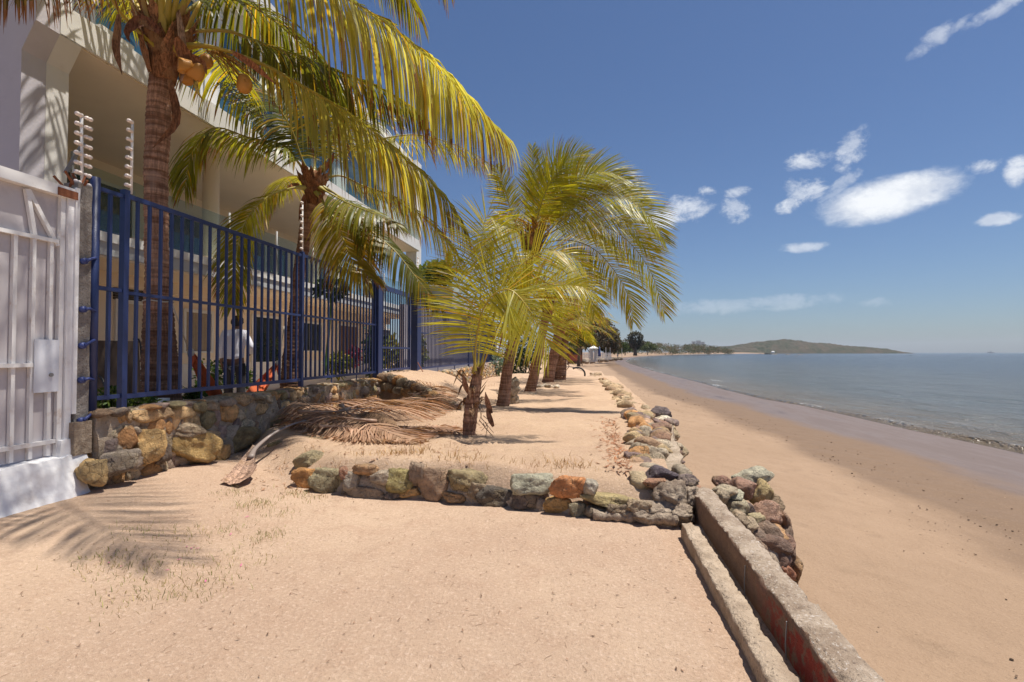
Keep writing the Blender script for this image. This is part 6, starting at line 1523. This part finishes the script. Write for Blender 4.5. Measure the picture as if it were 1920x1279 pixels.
# ------------------------------------------------------------------ dry fronds on the ground
def gz(p): return float(ground_z(p.x, p.y, False))
GD = "dry palm fronds dumped by the stone wall"
def dead_frond(px_pts, L, label, seed, n=60, rad=.022, flare=1.0, col=(.38, .215, .13), col2=(.58, .38, .26), spread=.85, start=.12, droop=.5, base_col=(.38, .24, .16)):
    pts = [(lambda q: V((q.x, q.y, gz(q) + h)))(atZ(px, py, z)) if False else atZ(px, py, z) for (px, py, z), h in [(t, 0) for t in px_pts]]
    for p in pts: p.z = max(p.z, gz(p) + .03)
    c = pts[0]; r = thing("dead_palm_frond", c, label, "palm frond", GD)
    o = frond(r, pts, L, n=n, droop=droop, start=start, col=col, col2=col2, width=.022, rad=rad, seed=seed, lmat=M['dead'], rcol=base_col, flare=flare, brown=.0, twist=1.2, spread=spread, name="leaflets", lift=.10)
    me = o.data; k = len(me.vertices); co = np.zeros(k * 3, dtype=np.float32); me.vertices.foreach_get("co", co); co = co.reshape(-1, 3)
    w = co + np.array(ORG[r], dtype=np.float32); g = ground_z(w[:, 0], w[:, 1], False); jit = np.random.RandomState(seed).uniform(.01, .05, k)
    co[:, 2] = np.maximum(w[:, 2], g + jit) - ORG[r].z; me.vertices.foreach_set("co", co.ravel()); me.update()
    return r
RB = dict(col=(.34, .195, .115), col2=(.52, .345, .225))
d1 = dead_frond([(470, 858, .26), (478, 842, .32), (500, 822, .40), (525, 806, .48), (560, 792, .50), (600, 786, .48), (650, 790, .42), (700, 800, .36)], .55, "dead frond with a thick grey stalk arching to a broad pinkish base", 401, n=60, rad=.030, flare=.2, start=.45, base_col=(.27, .215, .185))
m = MB(); sp = spline([atZ(478, 842, .30), atZ(468, 862, .22), atZ(463, 880, .16), atZ(452, 896, .12), atZ(432, 908, .10)], 20)
for i, p in enumerate(sp):
    f = i / 19; w = .035 + .13 * sstep(0, .75, f) - .05 * max(0, f - .75) * 4 * .5
    lift = .004 + .035 * (1 - f)
    for j in range(11):
        a = (j / 10 * 2 - 1); nn = mnoise.noise(V((i * .5, j * .8, 1)))
        m.v.append((p.x + a * w + .012 * nn, p.y - .25 * a * w + .01 * nn, max(p.z, gz(p) + .02) + lift + (a * a) * w * .40 * (1 - .5 * f) + .012 * nn))
for i in range(19):
    for j in range(10): m.f.append((i * 11 + j, i * 11 + j + 1, (i + 1) * 11 + j + 1, (i + 1) * 11 + j)); m.c.append(tuple(V((.50, .33, .24)).lerp(V((.30, .23, .19)), max(0, 1 - i / 15)) * (.82 + .3 * ((j * 7) % 3) / 2))); m.mi.append(0)
m.build("stalk_base", M['husk'], d1, smooth=True)
DF = [([(560, 772, .62), (620, 772, .62), (690, 765, .60), (760, 758, .52), (835, 752, .38)], .75, "long reddish dead frond lying along the wall toward the ramp"),
      ([(640, 770, .60), (700, 752, .62), (760, 748, .52), (815, 746, .42), (850, 748, .36)], .6, "dead frond at the far end of the pile by the ramp stones"),
      ([(705, 790, .50), (640, 782, .58), (560, 770, .52), (490, 775, .42), (430, 790, .40)], .6, "pinkish dead frond spread over the mossy boulders"),
      ([(540, 735, .80), (575, 757, .66), (620, 785, .52), (670, 812, .40), (720, 832, .32)], .55, "dead frond propped with its stalk against the stone wall"),
      ([(600, 800, .46), (650, 800, .46), (720, 808, .40), (790, 800, .34), (850, 806, .32)], .6, "flattened dead frond spreading over the sand toward the young palm"),
      ([(640, 760, .66), (655, 775, .58), (690, 795, .48), (740, 815, .38), (770, 830, .33)], .5, "short curled dead frond on the near side of the pile"),
      ([(480, 778, .48), (520, 768, .55), (570, 762, .62), (640, 752, .66), (700, 745, .62)], .55, "dead frond pressed against the foot of the stone wall")]
for k, (p_, L, lab) in enumerate(DF): dead_frond(p_, L * 1.25, lab, 410 + k, n=105, rad=.016, **(RB if k % 2 else {}))
c = atZ(690, 800, .40)
sh_ = tag((lambda: (lambda mm: (strip(mm, [c + V((-.35, .1, .1)), c + V((0, 0, .22)), c + V((.35, -.1, .12)), c + V((.55, -.2, .02))], .20, (.24, .15, .09), normal=V((0, -.5, 1)), curl=-.7), mm.build("palm_spathe", M['husk'], None, smooth=True))[1])(MB()))(), "brown boat-shaped spathe lying among the dead fronds", "spathe")
m = MB(); m.tube(spline([atZ(797, 857, .30), atZ(830, 862, .31), atZ(880, 869, .30), atZ(905, 868, .29)], 14), [.011, .010, .010, .009, .009, .008, .008, .008, .007, .007, .006, .006, .005, .004], 5)
for p in range(0): pass
tag(m.build("dry_stalk", M['twig'], None, smooth=True), "thin bare stalk lying on the terrace behind the stone row", "stalk")

# ------------------------------------------------------------------ grasses, litter, twigs (beyond counting)
def tufts(name, spots, mat, cols, h, n, seed, wid=.004):
    m = MB(); rs = np.random.RandomState(seed)
    for (px, py, r_, k) in spots:
        c = atZ(px, py, .05 if py > 905 else .3)
        for i in range(int(n * k)):
            x, y = c.x + rs.normal(0, r_), c.y + rs.normal(0, r_); z = float(ground_z(x, y)) - .005; hh = h * rs.uniform(.4, 1.3); a = rs.uniform(0, 6.28); b = V((math.cos(a), math.sin(a), 0)); l = V((rs.normal(0, .5), rs.normal(0, .5), 0)) * hh
            col = tuple(V(cols[rs.randint(len(cols))]) * rs.uniform(.7, 1.3)); p = V((x, y, z)); w = wid * rs.uniform(.6, 1.4)
            m.add([p - b * w, p + b * w, p + V((0, 0, hh * .6)) + l * .4 + b * w * .8, p + V((0, 0, hh * .6)) + l * .4 - b * w * .8, p + V((0, 0, hh)) + l], [(0, 1, 2, 3), (3, 2, 4)], col)
    tag(m.build(name, mat), kind="stuff")
tufts("dry_grass", [(755, 858, .14, 1.6), (790, 850, .1, .9), (725, 862, .12, .6), (850, 868, .12, 1), (900, 872, .1, .8), (1050, 876, .12, 1), (1085, 880, .1, .8), (585, 872, .15, .5), (640, 868, .12, .5), (690, 860, .14, .5), (990, 878, .1, .5), (560, 850, .15, .5), (820, 858, .2, .5), (820, 770, .5, .4), (900, 720, .9, 1.2), (960, 705, 1.2, 1.6), (1190, 870, .1, .4), (500, 800, .2, .4)], M['dead'], [(.42, .25, .08), (.50, .33, .14), (.36, .20, .08)], .075, 60, 5, .0028)
tufts("green_grass", [(480, 945, .10, 1.2), (440, 925, .10, .6), (500, 1000, .10, .9), (260, 1000, .12, .5), (300, 1060, .13, .8), (210, 1060, .12, .7), (380, 1090, .12, .9), (440, 1040, .12, .7), (270, 1105, .14, .7), (350, 1000, .14, .6), (555, 925, .08, .7), (590, 930, .07, .4), (520, 960, .1, .5), (180, 1050, .1, .4), (420, 990, .12, .5)], M['dead'], [(.30, .29, .09), (.42, .34, .15), (.46, .35, .19), (.22, .24, .07)], .040, 180, 6, .0020)
m = MB(); rs = np.random.RandomState(17)
def flake(x, y, s, col, z=None):
    a = rs.uniform(0, 6.28); d = V((math.cos(a), math.sin(a), rs.uniform(-.1, .3))); b = V((-math.sin(a), math.cos(a), 0)); p = V((x, y, (float(ground_z(x, y)) if z is None else z) + .006)); m.add([p, p + d * s * .5 + b * s * .16, p + d * s + V((0, 0, s * .1)), p + d * s * .5 - b * s * .16], [(0, 1, 2, 3)], col)
for k in range(420):      # reddish leaf litter caught behind the sea wall
    y = rs.uniform(5.1, 9.8); flake(.42 - abs(rs.normal(0, .13)) + (y - 5) * .02, y, rs.uniform(.03, .09), tuple(V((.34, .15, .07)) * rs.uniform(.6, 1.5)))
for k in range(900):      # around the dry fronds and across the terrace
    q = atZ(rs.uniform(430, 900), rs.uniform(770, 880), .3); flake(q.x, q.y, rs.uniform(.02, .07), tuple(V((.34, .19, .11)) * rs.uniform(.5, 1.4)))
for k in range(260): flake(rs.uniform(-4, .4), rs.uniform(5.6, 14), rs.uniform(.015, .05), tuple(V((.30, .17, .09)) * rs.uniform(.5, 1.5)))
for k in range(650): flake(rs.uniform(-4.4, .7), rs.uniform(1.6, 5.0), rs.uniform(.007, .030), tuple(V((.22, .13, .08)) * rs.uniform(.5, 1.6)))
tag(m.build("leaf_litter", M['dead']), kind="stuff")
m = MB()
for k in range(150):
    x, y = rs.uniform(-4, .7), rs.uniform(1.7, 5.0); a = rs.uniform(0, 6.28); L = rs.uniform(.015, .07); pts = []
    for i in range(4): pts.append(V((x, y, float(ground_z(x, y)) + .003))); x += math.cos(a) * L / 3; y += math.sin(a) * L / 3; a += rs.normal(0, .5)
    m.tube(pts, [.0010, .0010, .0008, .0005], 3, cap=False)
tag(m.build("twigs", M['twig']), kind="stuff")
m = MB()
for px, py in ((360, 1022), (385, 1085), (450, 1052), (350, 1020), (458, 970), (232, 1060), (205, 1055), (468, 968), (320, 1060), (330, 1045), (430, 1000), (362, 1020), (365, 1024)):
    q = atZ(px, py, .05); flake(q.x, q.y, .035, tuple(V((1, 1, 1)) * rs.uniform(.7, 1.2)))
tag(m.build("petals", M['petal']), kind="stuff")
m = MB()   # wrack and pebbles on the beach
for k in range(700):
    y = 3.5 + 30 * rs.rand() ** 1.3; u = rs.normal(-5.2, .7); x = u + float(Xw(y)); s = rs.uniform(.003, .011) * (1 + .05 * y); z = float(beach_z(u, y)); rock(m, (x, y, z + .002), s * 1.3, s, s * .55, rs.randint(1e6), 1, .1, tuple(V((.15, .10, .07)) * rs.uniform(.4, 1.6)))
for k in range(160):
    y = rs.uniform(2, 14); x = rs.uniform(1.6, float(Xw(y)) - 1); s = rs.uniform(.004, .011); u = x - float(Xw(y)); rock(m, (x, y, float(beach_z(u, y)) + .004), s * 1.4, s, s * .5, rs.randint(1e6), 1, .1, tuple(V((.30, .22, .16)) * rs.uniform(.4, 1.8)))
tag(m.build("pebbles", M['rock']), kind="stuff")
tree("bushy_tree", 1172, 662, 190, [(1172, 650, 13, 9), (1164, 654, 9, 6), (1180, 654, 8, 6)], 1300, .7, [(.07, .11, .02), (.10, .13, .03)], "low green tree between the scrubby trees and the round-topped tree", 97, .2)
tree("bushy_tree", 1214, 661, 230, [(1214, 649, 13, 8), (1225, 651, 10, 6), (1206, 652, 7, 6)], 1300, .8, [(.07, .11, .02), (.10, .12, .03)], "low green tree just seaward of the lone round-topped tree", 98, .2)
